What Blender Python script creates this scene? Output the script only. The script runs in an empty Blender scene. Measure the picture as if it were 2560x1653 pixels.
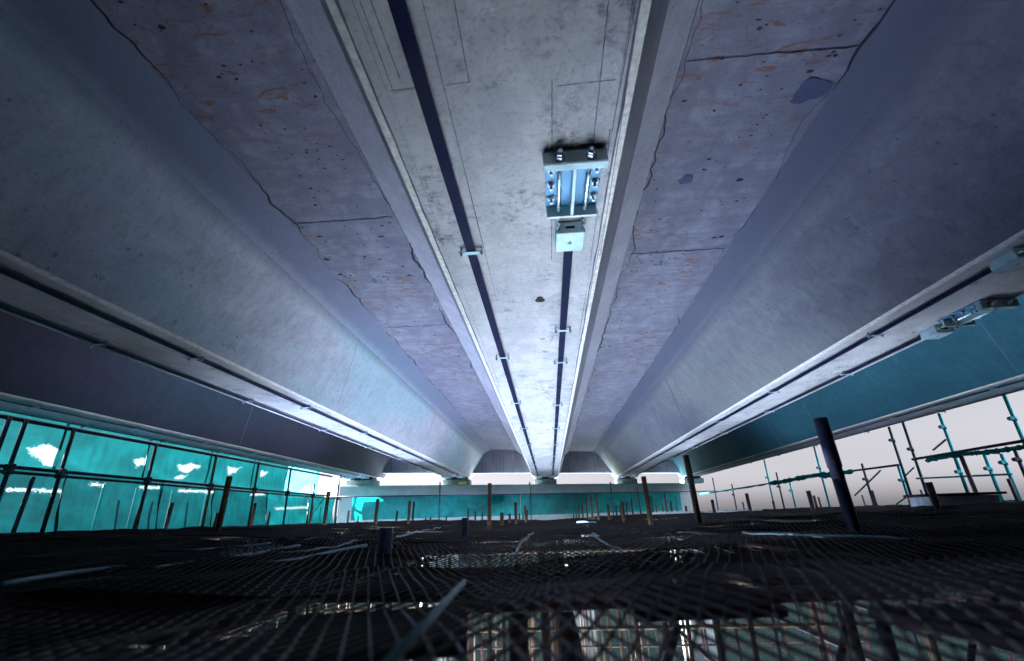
import bpy, math, random
from mathutils import Vector, Matrix, noise

random.seed(7)
S = bpy.context.scene
COL = S.collection
PI = math.pi

# ------------------------------------------------------------------ camera
FPX = 1176.0                      # focal length, in pixels of the 2560 x 1653 frame
CX, CY = 1280.0, 826.5
Yc = Vector(((1375 - CX) / FPX, -(1291 - CY) / FPX, -1)).normalized()      # direction of the beams, in the camera
e_h = Vector((1, 0.0314, 0))                                                # the horizon, in the camera
Zc = e_h.cross(-Yc).normalized()
if Zc.y < 0:
    Zc = -Zc
Xc = Yc.cross(Zc).normalized()
RCW = Matrix((Xc, Yc, Zc))                                                  # camera -> world
RWC = RCW.transposed()

def ray(px, py):
    return RCW @ Vector(((px - CX) / FPX, -(py - CY) / FPX, -1))
def on_z(px, py, z):
    d = ray(px, py); return d * (z / d.z)
def on_x(px, py, x):
    d = ray(px, py); return d * (x / d.x)
def at_depth(px, py, dep):
    return ray(px, py) * dep
def on_plane(px, py, p0, n):
    d = ray(px, py); return d * (Vector(p0).dot(n) / d.dot(n))
def z_over(px, py, x, y):
    d = ray(px, py); t = math.hypot(x, y) / math.hypot(d.x, d.y); return t * d.z

cam_data = bpy.data.cameras.new("camera")
cam = bpy.data.objects.new("camera", cam_data)
COL.objects.link(cam)
cam.matrix_world = RCW.to_4x4()
cam_data.sensor_width = 36.0
cam_data.sensor_fit = 'HORIZONTAL'
cam_data.lens = FPX / 2560 * 36
cam_data.clip_start = 0.02
cam_data.clip_end = 3000
cam_data.dof.use_dof = True
cam_data.dof.focus_distance = 5.0
cam_data.dof.aperture_fstop = 2.8
S.camera = cam

# ------------------------------------------------------------------ render settings
S.view_settings.view_transform = 'Standard'
S.view_settings.look = 'None'
S.view_settings.exposure = 0
S.view_settings.gamma = 1
S.cycles.use_denoising = True
S.cycles.max_bounces = 7
S.cycles.diffuse_bounces = 5
S.cycles.glossy_bounces = 3
S.cycles.transparent_max_bounces = 10
S.cycles.sample_clamp_indirect = 4.0
S.cycles.film_exposure = FILM = 31.0

# ------------------------------------------------------------------ object helpers
def tag(o, label=None, cat=None, group=None, kind=None):
    if label: o['label'] = label
    if cat: o['category'] = cat
    if group: o['group'] = group
    if kind: o['kind'] = kind
    elif cat: o['kind'] = 'thing'
    return o
def empty(name, loc, label=None, cat=None, group=None):
    o = bpy.data.objects.new(name, None); COL.objects.link(o); o.location = loc
    o.empty_display_size = 0.1
    return tag(o, label, cat, group)
def kids(o):
    return [c for c in bpy.data.objects if c.parent == o]
def copy_tree(o, parent=None):
    c = o.copy(); COL.objects.link(c)
    if parent: c.parent = parent
    for ch in kids(o):
        copy_tree(ch, c)
    return c

class MB:
    def __init__(self):
        self.v = []; self.f = []; self.s = []
    def quad(self, *pts, smooth=False):
        n = len(self.v); self.v += [Vector(p) for p in pts]
        self.f.append(tuple(range(n, n + len(pts)))); self.s.append(smooth)
    def box(self, lo, hi, M=None):
        x0, y0, z0 = lo; x1, y1, z1 = hi
        p = [Vector(q) for q in ((x0,y0,z0),(x1,y0,z0),(x1,y1,z0),(x0,y1,z0),(x0,y0,z1),(x1,y0,z1),(x1,y1,z1),(x0,y1,z1))]
        if M: p = [M @ q for q in p]
        n = len(self.v); self.v += p
        for f in ((0,3,2,1),(4,5,6,7),(0,1,5,4),(1,2,6,5),(2,3,7,6),(3,0,4,7)):
            self.f.append(tuple(n + i for i in f)); self.s.append(False)
        return self
    def prism(self, poly, y0, y1):
        """poly: (x, z) counter-clockwise seen from -y; y0, y1: functions of x (or numbers)"""
        g0 = y0 if callable(y0) else (lambda x: y0)
        g1 = y1 if callable(y1) else (lambda x: y1)
        n = len(self.v); k = len(poly)
        self.v += [Vector((x, g0(x), z)) for x, z in poly] + [Vector((x, g1(x), z)) for x, z in poly]
        for i in range(k):
            j = (i + 1) % k
            self.f.append((n + i, n + k + i, n + k + j, n + j)); self.s.append(False)
        self.f.append(tuple(n + i for i in range(k))); self.s.append(False)
        self.f.append(tuple(n + k + i for i in reversed(range(k)))); self.s.append(False)
        return self
    def tube(self, p, q, r, seg=12, r1=None, caps=True, hollow=0.0, bend=None):
        p = Vector(p); q = Vector(q); d = (q - p)
        if d.length < 1e-6: return self
        d.normalize()
        a = d.orthogonal().normalized(); b = d.cross(a)
        r1 = r if r1 is None else r1
        n = len(self.v)
        for c, rr in ((p, r), (q, r1)):
            self.v += [c + (a * math.cos(2*PI*i/seg) + b * math.sin(2*PI*i/seg)) * rr for i in range(seg)]
        for i in range(seg):
            j = (i + 1) % seg
            self.f.append((n + i, n + j, n + seg + j, n + seg + i)); self.s.append(True)
        if caps and not hollow:
            self.f.append(tuple(n + seg + i for i in range(seg))); self.s.append(False)
        if caps:
            self.f.append(tuple(n + i for i in reversed(range(seg)))); self.s.append(False)
        if hollow:
            m = len(self.v)
            for c in (q, q - d * 0.25):
                self.v += [c + (a * math.cos(2*PI*i/seg) + b * math.sin(2*PI*i/seg)) * hollow for i in range(seg)]
            for i in range(seg):
                j = (i + 1) % seg
                self.f.append((n + seg + i, n + seg + j, m + j, m + i)); self.s.append(False)
                self.f.append((m + i, m + j, m + seg + j, m + seg + i)); self.s.append(True)
            self.f.append(tuple(m + seg + i for i in range(seg))); self.s.append(False)
        return self
    def path(self, pts, r, seg=6):
        pts = [Vector(p) for p in pts]
        n = len(self.v); k = len(pts)
        for i, p in enumerate(pts):
            d = (pts[min(i+1, k-1)] - pts[max(i-1, 0)]).normalized()
            a = d.cross(Vector((0, 0, 1)))
            a = a.normalized() if a.length > 1e-4 else d.orthogonal().normalized()
            b = d.cross(a)
            rr = r(i / max(1, k-1)) if callable(r) else r
            self.v += [p + (a * math.cos(2*PI*t/seg) + b * math.sin(2*PI*t/seg)) * rr for t in range(seg)]
        for i in range(k - 1):
            for t in range(seg):
                u = (t + 1) % seg
                self.f.append((n+i*seg+t, n+i*seg+u, n+(i+1)*seg+u, n+(i+1)*seg+t)); self.s.append(True)
        self.f.append(tuple(n + t for t in reversed(range(seg)))); self.s.append(False)
        self.f.append(tuple(n + (k-1)*seg + t for t in range(seg))); self.s.append(False)
        return self
    def ribbon(self, pts, widths, normal):
        """flat strip through pts lying against a surface whose outward normal is given"""
        nrm = Vector(normal).normalized()
        pts = [Vector(p) for p in pts]; k = len(pts); n = len(self.v)
        for i, p in enumerate(pts):
            d = (pts[min(i+1, k-1)] - pts[max(i-1, 0)]).normalized()
            sd = d.cross(nrm).normalized()
            w = widths(i / max(1, k-1)) if callable(widths) else widths
            self.v += [p - sd * w / 2, p + sd * w / 2]
        for i in range(k - 1):
            self.f.append((n+2*i, n+2*i+1, n+2*i+3, n+2*i+2)); self.s.append(False)
        return self
    def add(self, other):
        n = len(self.v)
        if not hasattr(self, 'mi'): self.mi = [0] * len(self.f); self.nm = 0
        self.nm += 1
        self.v += other.v; self.f += [tuple(i + n for i in f) for f in other.f]; self.s += other.s; self.mi += [self.nm] * len(other.f)
    def build(self, name, mat, parent=None, origin=(0, 0, 0), bevel=0, local=False):
        o0 = Vector(origin)
        me = bpy.data.meshes.new(name)
        me.from_pydata([tuple(p if local else p - o0) for p in self.v], [], self.f)
        me.polygons.foreach_set('use_smooth', self.s)
        me.materials.append(mat); me.update()
        o = bpy.data.objects.new(name, me); COL.objects.link(o)
        if parent: o.parent = parent
        else: o.location = o0
        if bevel:
            b = o.modifiers.new('bevel', 'BEVEL'); b.width = bevel; b.segments = 2; b.limit_method = 'ANGLE'
        return o

# ------------------------------------------------------------------ materials
def new_mat(name):
    m = bpy.data.materials.new(name); m.use_nodes = True
    nt = m.node_tree; nt.nodes.clear()
    return m, nt, nt.nodes, nt.links
class G:
    """small node-graph helper"""
    def __init__(self, name):
        self.m, self.nt, self.n, self.l = new_mat(name)
        self.co = self.n.new('ShaderNodeTexCoord').outputs['Object']
    def lk(self, a, b): self.l.new(a, b)
    def mapping(self, scale=(1,1,1), loc=(0,0,0)):
        k = self.n.new('ShaderNodeMapping'); k.inputs['Scale'].default_value = scale; k.inputs['Location'].default_value = loc
        self.lk(self.co, k.inputs['Vector']); return k.outputs[0]
    def noise(self, scale, detail=4, rough=0.55, vec=None, dist=0.0):
        k = self.n.new('ShaderNodeTexNoise'); k.inputs['Scale'].default_value = scale
        k.inputs['Detail'].default_value = detail; k.inputs['Roughness'].default_value = rough; k.inputs['Distortion'].default_value = dist
        self.lk(vec if vec else self.co, k.inputs['Vector']); return k.outputs['Fac']
    def voronoi(self, scale, vec=None):
        k = self.n.new('ShaderNodeTexVoronoi'); k.inputs['Scale'].default_value = scale
        self.lk(vec if vec else self.co, k.inputs['Vector']); return k.outputs['Distance']
    def ramp(self, fac, *stops):
        k = self.n.new('ShaderNodeValToRGB'); el = k.color_ramp.elements
        while len(el) < len(stops): el.new(0.5)
        for e, (p, c) in zip(el, stops):
            e.position = p; e.color = (c, c, c, 1) if not isinstance(c, tuple) else (*c, 1)
        self.lk(fac, k.inputs[0]); return k.outputs[0]
    def mix(self, a, b, fac, mode='MIX'):
        k = self.n.new('ShaderNodeMix'); k.data_type = 'RGBA'; k.blend_type = mode
        for s, v in ((k.inputs[0], fac), (k.inputs[6], a), (k.inputs[7], b)):
            if hasattr(v, 'links') or hasattr(v, 'is_linked'): self.lk(v, s)
            elif isinstance(v, (int, float)): s.default_value = v
            else: s.default_value = (*v, 1)
        return k.outputs[2]
    def math(self, op, a, b=0.0):
        k = self.n.new('ShaderNodeMath'); k.operation = op
        for s, v in ((k.inputs[0], a), (k.inputs[1], b)):
            if hasattr(v, 'is_linked'): self.lk(v, s)
            else: s.default_value = v
        return k.outputs[0]
    def bump(self, h, strength=0.3, dist=0.01):
        k = self.n.new('ShaderNodeBump'); k.inputs['Strength'].default_value = strength; k.inputs['Distance'].default_value = dist
        self.lk(h, k.inputs['Height']); return k.outputs[0]
    def principled(self, color, rough=0.8, metal=0.0, normal=None, spec=None):
        k = self.n.new('ShaderNodeBsdfPrincipled')
        for s, v in ((k.inputs['Base Color'], color), (k.inputs['Roughness'], rough), (k.inputs['Metallic'], metal)):
            if hasattr(v, 'is_linked'): self.lk(v, s)
            elif isinstance(v, (int, float)): s.default_value = v
            else: s.default_value = (*v, 1)
        if normal: self.lk(normal, k.inputs['Normal'])
        if spec is not None: k.inputs['Specular IOR Level'].default_value = spec
        return k.outputs[0]
    def out(self, sh):
        k = self.n.new('ShaderNodeOutputMaterial'); self.lk(sh, k.inputs['Surface']); return self.m

def concrete(name, light, dark, blot=0.5, specks=0.6, rust=0.0, streak=0.0, form=0.0, spot=0.0, tint=None, haunch_shade=None):
    g = G(name)
    big = g.noise(0.9, 5, 0.6, g.mapping((1, 0.35, 1)), 0.4)
    mid = g.noise(5.0, 6, 0.68, g.mapping((1.0, 0.8, 1)), 0.6)
    fine = g.noise(42.0, 5, 0.7)
    c = g.mix(dark, light, g.ramp(big, (0.32, 0.0), (0.66, 1.0)))
    c = g.mix(c, tuple(x * 0.72 for x in dark), g.math('MULTIPLY', g.ramp(mid, (0.28, 1.0), (0.58, 0.0)), blot))
    c = g.mix(c, tuple(min(1, x * 1.15) for x in light), g.math('MULTIPLY', g.ramp(mid, (0.52, 0.0), (0.74, 1.0)), blot * 0.7))
    c = g.mix(c, (0.05, 0.05, 0.07), g.math('MULTIPLY', g.ramp(fine, (0.30, 1.0), (0.47, 0.0)), 0.42))
    if tint:  # tint patches painted in for coloured light bounced off the net
        st = g.noise(0.55, 3, 0.5, g.mapping((1, 0.5, 1.6), (3, 1, 5)))
        c = g.mix(c, tint, g.math('MULTIPLY', g.ramp(st, (0.45, 0.0), (0.62, 1.0)), 0.45))
    if form:
        fl = g.noise(3.2, 3, 0.6, g.mapping((0.3, 4.0, 0.3)))
        c = g.mix(c, dark, g.math('MULTIPLY', g.ramp(fl, (0.4, 1.0), (0.6, 0.0)), form))
    if spot:
        sp = g.noise(2.6, 6, 0.75, g.mapping((1, 1, 1), (7, 2, 1)))
        f2 = g.noise(17, 5, 0.8)
        mk = g.math('MULTIPLY', g.ramp(sp, (0.52, 0.0), (0.66, 1.0)), g.ramp(f2, (0.45, 0.0), (0.62, 1.0)))
        c = g.mix(c, (0.035, 0.04, 0.075), g.math('MULTIPLY', mk, spot))
    if specks:
        v = g.voronoi(9.0, g.mapping((1.0, 1.4, 1.0)))
        n2 = g.noise(2.2, 3, 0.6, g.mapping((1, 1, 1), (2, 9, 4)))
        thr = g.ramp(n2, (0.42, 0.0), (0.62, 0.16))
        hit = g.math('LESS_THAN', v, thr)
        c = g.mix(c, (0.018, 0.018, 0.03), g.math('MULTIPLY', hit, specks))
    if rust:
        rn = g.noise(6.5, 5, 0.7, g.mapping((0.75, 2.3, 1), (1, 4, 0)), 0.8)
        rl = g.noise(0.8, 3, 0.5, g.mapping((1, 1, 1), (5, 5, 0)))
        mk = g.math('MULTIPLY', g.ramp(rn, (0.55, 0.0), (0.64, 1.0)), g.ramp(rl, (0.38, 0.0), (0.56, 1.0)))
        c = g.mix(c, (0.135, 0.062, 0.034), g.math('MULTIPLY', mk, rust))
    if streak:
        sk = g.noise(5.0, 4, 0.7, g.mapping((3.0, 3.0, 0.12)))
        c = g.mix(c, tuple(x * 0.5 for x in dark), g.math('MULTIPLY', g.ramp(sk, (0.5, 0.0), (0.68, 1.0)), streak))
    if haunch_shade:                               # shade under the flange painted in as a darker tint by height
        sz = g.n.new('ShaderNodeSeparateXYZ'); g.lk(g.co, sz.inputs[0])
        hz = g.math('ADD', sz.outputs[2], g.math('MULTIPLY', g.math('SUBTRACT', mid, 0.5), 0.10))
        c = g.mix(c, haunch_shade, g.math('MULTIPLY', g.ramp(hz, (0.74, 0.0), (0.90, 1.0)), 0.85))
    h = g.math('ADD', g.math('MULTIPLY', mid, 0.6), g.math('MULTIPLY', fine, 0.4))
    return g.out(g.principled(c, 0.82, 0, g.bump(h, 0.7, 0.014), 0.25))

def metal(name, col, rough=0.4, metallic=0.9, dirt=(0.05, 0.06, 0.07), amount=0.4, scale=25, spec=None):
    g = G(name)
    n1 = g.noise(scale, 5, 0.7); n2 = g.noise(scale * 0.2, 4, 0.6)
    c = g.mix(col, dirt, g.math('MULTIPLY', g.ramp(n2, (0.42, 0.0), (0.66, 1.0)), amount))
    c = g.mix(c, tuple(x * 0.7 for x in col), g.math('MULTIPLY', g.ramp(n1, (0.35, 1.0), (0.6, 0.0)), 0.35))
    r = g.ramp(n1, (0.3, max(0.05, rough - 0.12)), (0.7, min(1, rough + 0.18)))
    return g.out(g.principled(c, r, metallic, g.bump(n1, 0.12, 0.003), spec))

def rusty(name, a, b, rough=0.75, spec=0.4):
    g = G(name)
    n1 = g.noise(7, 6, 0.7, g.mapping((1, 1, 0.35)), 0.5); n2 = g.noise(60, 4, 0.7)
    c = g.mix(a, b, g.ramp(n1, (0.38, 0.0), (0.62, 1.0)))
    c = g.mix(c, tuple(x * 0.35 for x in a), g.math('MULTIPLY', g.ramp(n2, (0.3, 1.0), (0.48, 0.0)), 0.6))
    return g.out(g.principled(c, rough, 0.15, g.bump(n2, 0.35, 0.004), spec))

def plain(name, col, rough=0.7, var=0.3, scale=12, metallic=0.0):
    g = G(name)
    n1 = g.noise(scale, 5, 0.65)
    c = g.mix(tuple(x * (1 - var) for x in col), col, g.ramp(n1, (0.35, 0.0), (0.65, 1.0)))
    return g.out(g.principled(c, rough, metallic, g.bump(n1, 0.2, 0.004)))

M = {}
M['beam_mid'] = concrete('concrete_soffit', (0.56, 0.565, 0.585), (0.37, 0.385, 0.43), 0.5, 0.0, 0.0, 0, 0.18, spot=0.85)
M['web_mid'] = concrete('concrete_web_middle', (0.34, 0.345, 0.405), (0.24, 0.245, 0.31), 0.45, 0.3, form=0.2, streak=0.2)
M['beam_a'] = concrete('concrete_web_pale', (0.47, 0.485, 0.54), (0.32, 0.335, 0.41), 0.55, 0.4, tint=(0.20, 0.46, 0.51), form=0.25, streak=0.3, haunch_shade=(0.075, 0.085, 0.145))
M['beam_b'] = concrete('concrete_web_dim', (0.060, 0.060, 0.095), (0.038, 0.039, 0.07), 0.45, 0.4, tint=(0.018, 0.060, 0.082), form=0.25, streak=0.3, haunch_shade=(0.03, 0.03, 0.06))
M['beam_c'] = concrete('concrete_web_warm', (0.18, 0.19, 0.225), (0.115, 0.123, 0.165), 0.55, 0.4, tint=(0.19, 0.215, 0.20), form=0.25, streak=0.3, haunch_shade=(0.06, 0.068, 0.115))
M['beam_d'] = concrete('concrete_web_teal', (0.024, 0.120, 0.170), (0.015, 0.082, 0.125), 0.45, 0.3, form=0.3, streak=0.3)  # the net's teal light is put into this base colour
M['strip_slab'] = concrete('concrete_joint', (0.20, 0.205, 0.255), (0.10, 0.105, 0.155), 0.7, 0.95, rust=0.85, form=0.5)
M['cap'] = concrete('concrete_cap', (0.36, 0.43, 0.42), (0.26, 0.33, 0.33), 0.4, 0.1, streak=0.15)
M['dia'] = concrete('concrete_diaphragm', (0.30, 0.30, 0.38), (0.19, 0.19, 0.26), 0.4, 0.1, streak=0.85)
M['abut'] = concrete('concrete_abutment', (0.05, 0.06, 0.10), (0.03, 0.035, 0.06), 0.5, 0.1, streak=0.5)
M['crack'] = plain('crack_shadow', (0.012, 0.012, 0.022), 0.95)  # near-black for the crack ribbons and pits
M['seam'] = plain('seam_shadow', (0.13, 0.13, 0.19), 0.95)  # dull grey for form seams and the middle beam's lip
M['chalk'] = plain('ink_line', (0.03, 0.03, 0.06), 0.9)
M['patch'] = plain('grey_mortar_patch', (0.045, 0.055, 0.12), 0.9, 0.25, 18)
M['mortar'] = plain('pale_mortar_lip', (0.78, 0.79, 0.77), 0.9, 0.35, 30)
M['carbon'] = metal('carbon_strip', (0.004, 0.008, 0.042), 0.5, 0.0, (0.01, 0.015, 0.06), 0.3, 3, 0.06)
M['zinc'] = metal('zinc_plate', (0.46, 0.66, 0.74), 0.45, 0.25, (0.16, 0.27, 0.30), 0.6, 22)
M['zinc_dark'] = metal('zinc_plate_dark', (0.62, 0.76, 0.75), 0.5, 0.05, (0.34, 0.46, 0.46), 0.7, 18)
M['zinc_blue'] = metal('zinc_plate_blue', (0.12, 0.36, 0.62), 0.45, 0.15, (0.05, 0.13, 0.24), 0.5, 14)
M['rod'] = metal('bright_rod', (0.62, 0.80, 0.86), 0.25, 0.85, (0.3, 0.4, 0.45), 0.2, 40)
M['nut'] = metal('steel_nut', (0.45, 0.55, 0.66), 0.35, 0.85, (0.10, 0.13, 0.18), 0.6, 60)
M['slot'] = plain('dark_slot', (0.01, 0.008, 0.012), 0.9)
M['rust_pole'] = rusty('rusty_pole', (0.085, 0.048, 0.028), (0.045, 0.032, 0.030))
M['rust_pole2'] = rusty('ochre_rusty_pole', (0.15, 0.085, 0.035), (0.06, 0.040, 0.026))
M['dark_pole'] = rusty('dark_pole', (0.022, 0.024, 0.038), (0.040, 0.030, 0.034), 0.6)
M['blue_pole'] = rusty('blue_black_pole', (0.010, 0.018, 0.060), (0.020, 0.034, 0.085), 0.5)
M['red_pole'] = rusty('red_rust_pole', (0.16, 0.045, 0.035), (0.07, 0.03, 0.03))
M['navy_tube'] = rusty('navy_tube', (0.010, 0.045, 0.085), (0.020, 0.022, 0.045), 0.5)
M['teal_tube'] = rusty('teal_tube', (0.015, 0.46, 0.52), (0.010, 0.32, 0.38), 0.6)
M['white_tube'] = plain('galvanised_tube', (0.16, 0.20, 0.21), 0.5, 0.2)
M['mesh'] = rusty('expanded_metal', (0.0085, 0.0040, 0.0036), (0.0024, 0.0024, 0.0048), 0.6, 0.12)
M['board'] = rusty('old_board', (0.030, 0.016, 0.013), (0.014, 0.010, 0.014), 0.85, 0.1)  # also colours the added light-blocking sheets under the deck mesh
M['board_red'] = rusty('red_brown_board', (0.13, 0.055, 0.035), (0.075, 0.035, 0.026), 0.85)
M['bar'] = metal('loose_bar', (0.055, 0.135, 0.17), 0.5, 0.4, (0.03, 0.05, 0.07), 0.5, 50)
M['wire'] = metal('tie_wire', (0.13, 0.19, 0.23), 0.5, 0.5, (0.05, 0.06, 0.08), 0.4, 50)
M['pale_block'] = concrete('pale_block', (0.42, 0.47, 0.55), (0.25, 0.29, 0.36), 0.5, 0.2, streak=0.7)
M['pale_sheet'] = plain('pale_sheet', (0.40, 0.46, 0.48), 0.8, 0.1)
M['yellow'] = plain('yellow_paint', (0.75, 0.66, 0.05), 0.6)
M['rubber'] = plain('bearing_rubber', (0.008, 0.010, 0.016), 0.7)
M['pad'] = concrete('bearing_plinth', (0.18, 0.26, 0.27), (0.10, 0.16, 0.18), 0.5, 0.1)

def net_mat(name, col, trans, thin):
    """woven debris netting: diffuse + translucent + partly open weave; the 'tear' attribute opens it"""
    g = G(name)
    n1 = g.noise(1.3, 4, 0.6); n2 = g.noise(9, 4, 0.6, g.mapping((1, 1, 0.3)))
    c = g.mix(tuple(x * 0.55 for x in col), col, g.ramp(n1, (0.35, 0.0), (0.65, 1.0)))
    fo = g.noise(1.2, 4, 0.6, g.mapping((1, 0.5, 1.6), (3, 3, 3)), 0.8)
    c = g.mix(c, tuple(x * 0.45 for x in col), g.math('MULTIPLY', g.ramp(n2, (0.45, 0.0), (0.7, 1.0)), 0.6))
    c = g.mix(c, tuple(min(1, x * 1.9) for x in col), g.math('MULTIPLY', g.ramp(fo, (0.50, 0.0), (0.66, 1.0)), 0.28))  # light and dark of folds painted into the weave by noise
    d = g.n.new('ShaderNodeBsdfDiffuse'); t = g.n.new('ShaderNodeBsdfTranslucent'); tr = g.n.new('ShaderNodeBsdfTransparent')
    g.lk(c, d.inputs[0]); g.lk(c, t.inputs[0]); tr.inputs[0].default_value = (0.75, 1.0, 1.0, 1)
    m1 = g.n.new('ShaderNodeMixShader'); m1.inputs[0].default_value = trans
    g.lk(d.outputs[0], m1.inputs[1]); g.lk(t.outputs[0], m1.inputs[2])
    at = g.n.new('ShaderNodeAttribute'); at.attribute_name = 'tear'
    n3 = g.noise(7, 6, 0.75, g.mapping((1, 2.2, 5), (0, 0, 0)), 1.5)
    op = g.math('MULTIPLY', g.ramp(g.math('ADD', at.outputs['Fac'], g.math('MULTIPLY', g.math('SUBTRACT', n3, 0.5), 1.3)), (0.44, 0.0), (0.66, 1.0)), 0.78)
    op = g.math('MULTIPLY', op, g.math('GREATER_THAN', at.outputs['Fac'], 0.08))
    fac = g.math('MAXIMUM', op, thin)
    m2 = g.n.new('ShaderNodeMixShader'); g.lk(fac, m2.inputs[0])
    g.lk(m1.outputs[0], m2.inputs[1]); g.lk(tr.outputs[0], m2.inputs[2])
    return g.out(m2.outputs[0])
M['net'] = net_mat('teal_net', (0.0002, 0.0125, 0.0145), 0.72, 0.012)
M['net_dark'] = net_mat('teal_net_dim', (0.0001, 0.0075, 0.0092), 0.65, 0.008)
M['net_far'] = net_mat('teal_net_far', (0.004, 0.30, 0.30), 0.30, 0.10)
M['strap'] = net_mat('pale_strap', (0.030, 0.038, 0.040), 0.8, 0.0)
M['net_roll'] = net_mat('teal_net_roll', (0.006, 0.36, 0.38), 0.3, 0.0)
M['film'] = net_mat('pale_plastic_film', (0.02, 0.08, 0.09), 0.75, 0.05)

# ------------------------------------------------------------------ ground and surroundings
GZ = -6.0
def ground_mat():
    g = G('site_ground')
    n1 = g.noise(0.35, 5, 0.6); n2 = g.noise(2.5, 6, 0.7); n3 = g.noise(0.9, 4, 0.6, g.mapping((1, 1, 1), (4, 8, 0)))
    c = g.mix((0.45, 0.56, 0.68), (0.63, 0.75, 0.88), g.ramp(n1, (0.35, 0.0), (0.65, 1.0)))
    c = g.mix(c, (0.26, 0.25, 0.27), g.math('MULTIPLY', g.ramp(n2, (0.30, 1.0), (0.50, 0.0)), 0.6))
    c = g.mix(c, (0.05, 0.16, 0.09), g.math('MULTIPLY', g.ramp(n3, (0.60, 0.0), (0.68, 1.0)), 0.85))
    sp = g.n.new('ShaderNodeSeparateXYZ'); g.lk(g.co, sp.inputs[0])
    wob = g.math('MULTIPLY', g.math('SUBTRACT', n1, 0.5), 2.0)
    X, Y = g.math('ABSOLUTE', sp.outputs[0]), sp.outputs[1]
    def slab(y0, y1, hx):
        return g.math('MAXIMUM', g.math('SUBTRACT', g.math('ABSOLUTE', g.math('SUBTRACT', Y, (y0 + y1) / 2)), (y1 - y0) / 2), g.math('SUBTRACT', X, hx))
    c = g.mix(c, (0.27, 0.37, 0.70), g.ramp(g.math('MULTIPLY', g.math('ADD', X, wob), 0.1), (0.32, 0.0), (0.42, 1.0)))   # both sides coloured blue to tint the light they bounce up
    edge = g.math('ADD', g.math('MINIMUM', slab(0.3, 7.5, 8.5), slab(7.0, 13.5, 6.5)), wob)
    far = g.ramp(edge, (0.0, 0.0), (0.7, 1.0))          # pale patches shaped to bounce light upward, near-black ground beyond
    c = g.mix(c, g.mix((0.0010, 0.0022, 0.0020), (0.0030, 0.0042, 0.0052), g.ramp(n2, (0.45, 0.0), (0.7, 1.0))), far)
    return g.out(g.principled(c, 0.95, 0, g.bump(n2, 0.5, 0.05), 0.0))
gm = MB()
gm.quad((-900, -900, GZ), (900, -900, GZ), (900, 1500, GZ), (-900, 1500, GZ))
tag(gm.build('ground', ground_mat()), kind='structure')

# unseen dark slope added to cut light bounced near the camera
em = MB()
em.prism([(-14, GZ - 0.2), (14, GZ - 0.2), (14, -1.2), (-14, -1.2)], -9.0, -3.4)
N = 10
emb = MB()
for i in range(N):
    for j in range(12):
        def P(a, b):
            x = -13 + 26 * a / N; t = b / 12
            return (x, -3.4 + 5.6 * t, -1.0 + (GZ + 0.95) * t + 0.25 * noise.noise(Vector((x * 0.5, t * 6, 0))) * (1 - t))
        emb.quad(P(i, j), P(i+1, j), P(i+1, j+1), P(i, j+1), smooth=True)
tag(emb.build('embankment', plain('dark_soil', (0.010, 0.013, 0.024), 0.95, 0.5, 3)), kind='structure')

# ------------------------------------------------------------------ the bridge
ZB, ZW, ZF, ZT = 1.44, 2.29, 2.45, 2.66          # soffit, top of web, flange soffit, deck
Y0 = -3.2
SK = 0.42
def YE(x): return 20.0 + SK * x
#        name      bl     br     wl     wr     tl     tr    material
BEAMS = [
    ('far_left', -6.86, -5.97, -7.45, -5.47, -8.30, -5.18, 'beam_b'),
    ('left',     -3.76, -2.93, -4.25, -2.43, -4.50, -2.13, 'beam_a'),
    ('mid',      -0.585, 0.395, -0.95, 0.71, -1.19, 0.91, 'beam_mid'),
    ('right',     2.80,  3.64,  2.16,  4.13,  1.93,  4.38, 'beam_c'),
    ('far_right', 5.88,  6.66,  5.36,  7.20,  5.08,  8.05, 'beam_d'),
]
BL = {
    'far_left': 'dim grey-purple concrete box beam just above the teal side net',
    'left': 'pale concrete box beam with teal stained web, next to the wide middle beam',
    'mid': 'broad mottled concrete beam overhead in the middle with two navy strips under it',
    'right': 'concrete box beam with warm grey web and vertical form seams right of the middle beam',
    'far_right': 'teal-blue concrete edge beam above the open white sky',
}
beam_obj = {}
for key, bl, br, wl, wr, tl, tr, mk in BEAMS:
    ch = 0.034; cz = 0.011
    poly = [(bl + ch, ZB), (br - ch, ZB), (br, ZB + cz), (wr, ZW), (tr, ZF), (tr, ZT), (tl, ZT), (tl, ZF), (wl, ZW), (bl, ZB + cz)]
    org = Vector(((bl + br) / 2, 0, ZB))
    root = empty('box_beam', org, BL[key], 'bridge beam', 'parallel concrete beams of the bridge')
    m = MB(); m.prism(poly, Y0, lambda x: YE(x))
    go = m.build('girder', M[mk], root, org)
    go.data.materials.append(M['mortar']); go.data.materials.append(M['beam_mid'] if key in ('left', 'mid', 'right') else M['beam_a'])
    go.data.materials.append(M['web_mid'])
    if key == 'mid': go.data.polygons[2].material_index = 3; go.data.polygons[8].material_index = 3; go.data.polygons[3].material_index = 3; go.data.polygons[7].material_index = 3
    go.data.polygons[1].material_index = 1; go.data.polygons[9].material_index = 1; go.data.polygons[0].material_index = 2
    # rough mortar lip along both bottom corners
    lip = MB()
    for x, sgn in ((bl + ch, 1), (br - ch, -1)):
        pts = []; k = 240
        for i in range(k + 1):
            y = Y0 + 0.05 + (YE(x) - Y0 - 0.4) * i / k
            pts.append((x + sgn * (0.004 + 0.006 * noise.noise(Vector((x * 7, y * 6, 1)))), y, ZB - 0.0022))
        lip.ribbon(pts, lambda t, x=x: 0.006 + 0.009 * abs(noise.noise(Vector((x, t * 300, 3)))), (0, 0, -1))
    lip.build('mortar_lip', M['mortar'] if key != 'mid' else M['seam'], root, org)
    beam_obj[key] = (root, org)

def beam_x(px, py, z): return on_z(px, py, z)

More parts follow.
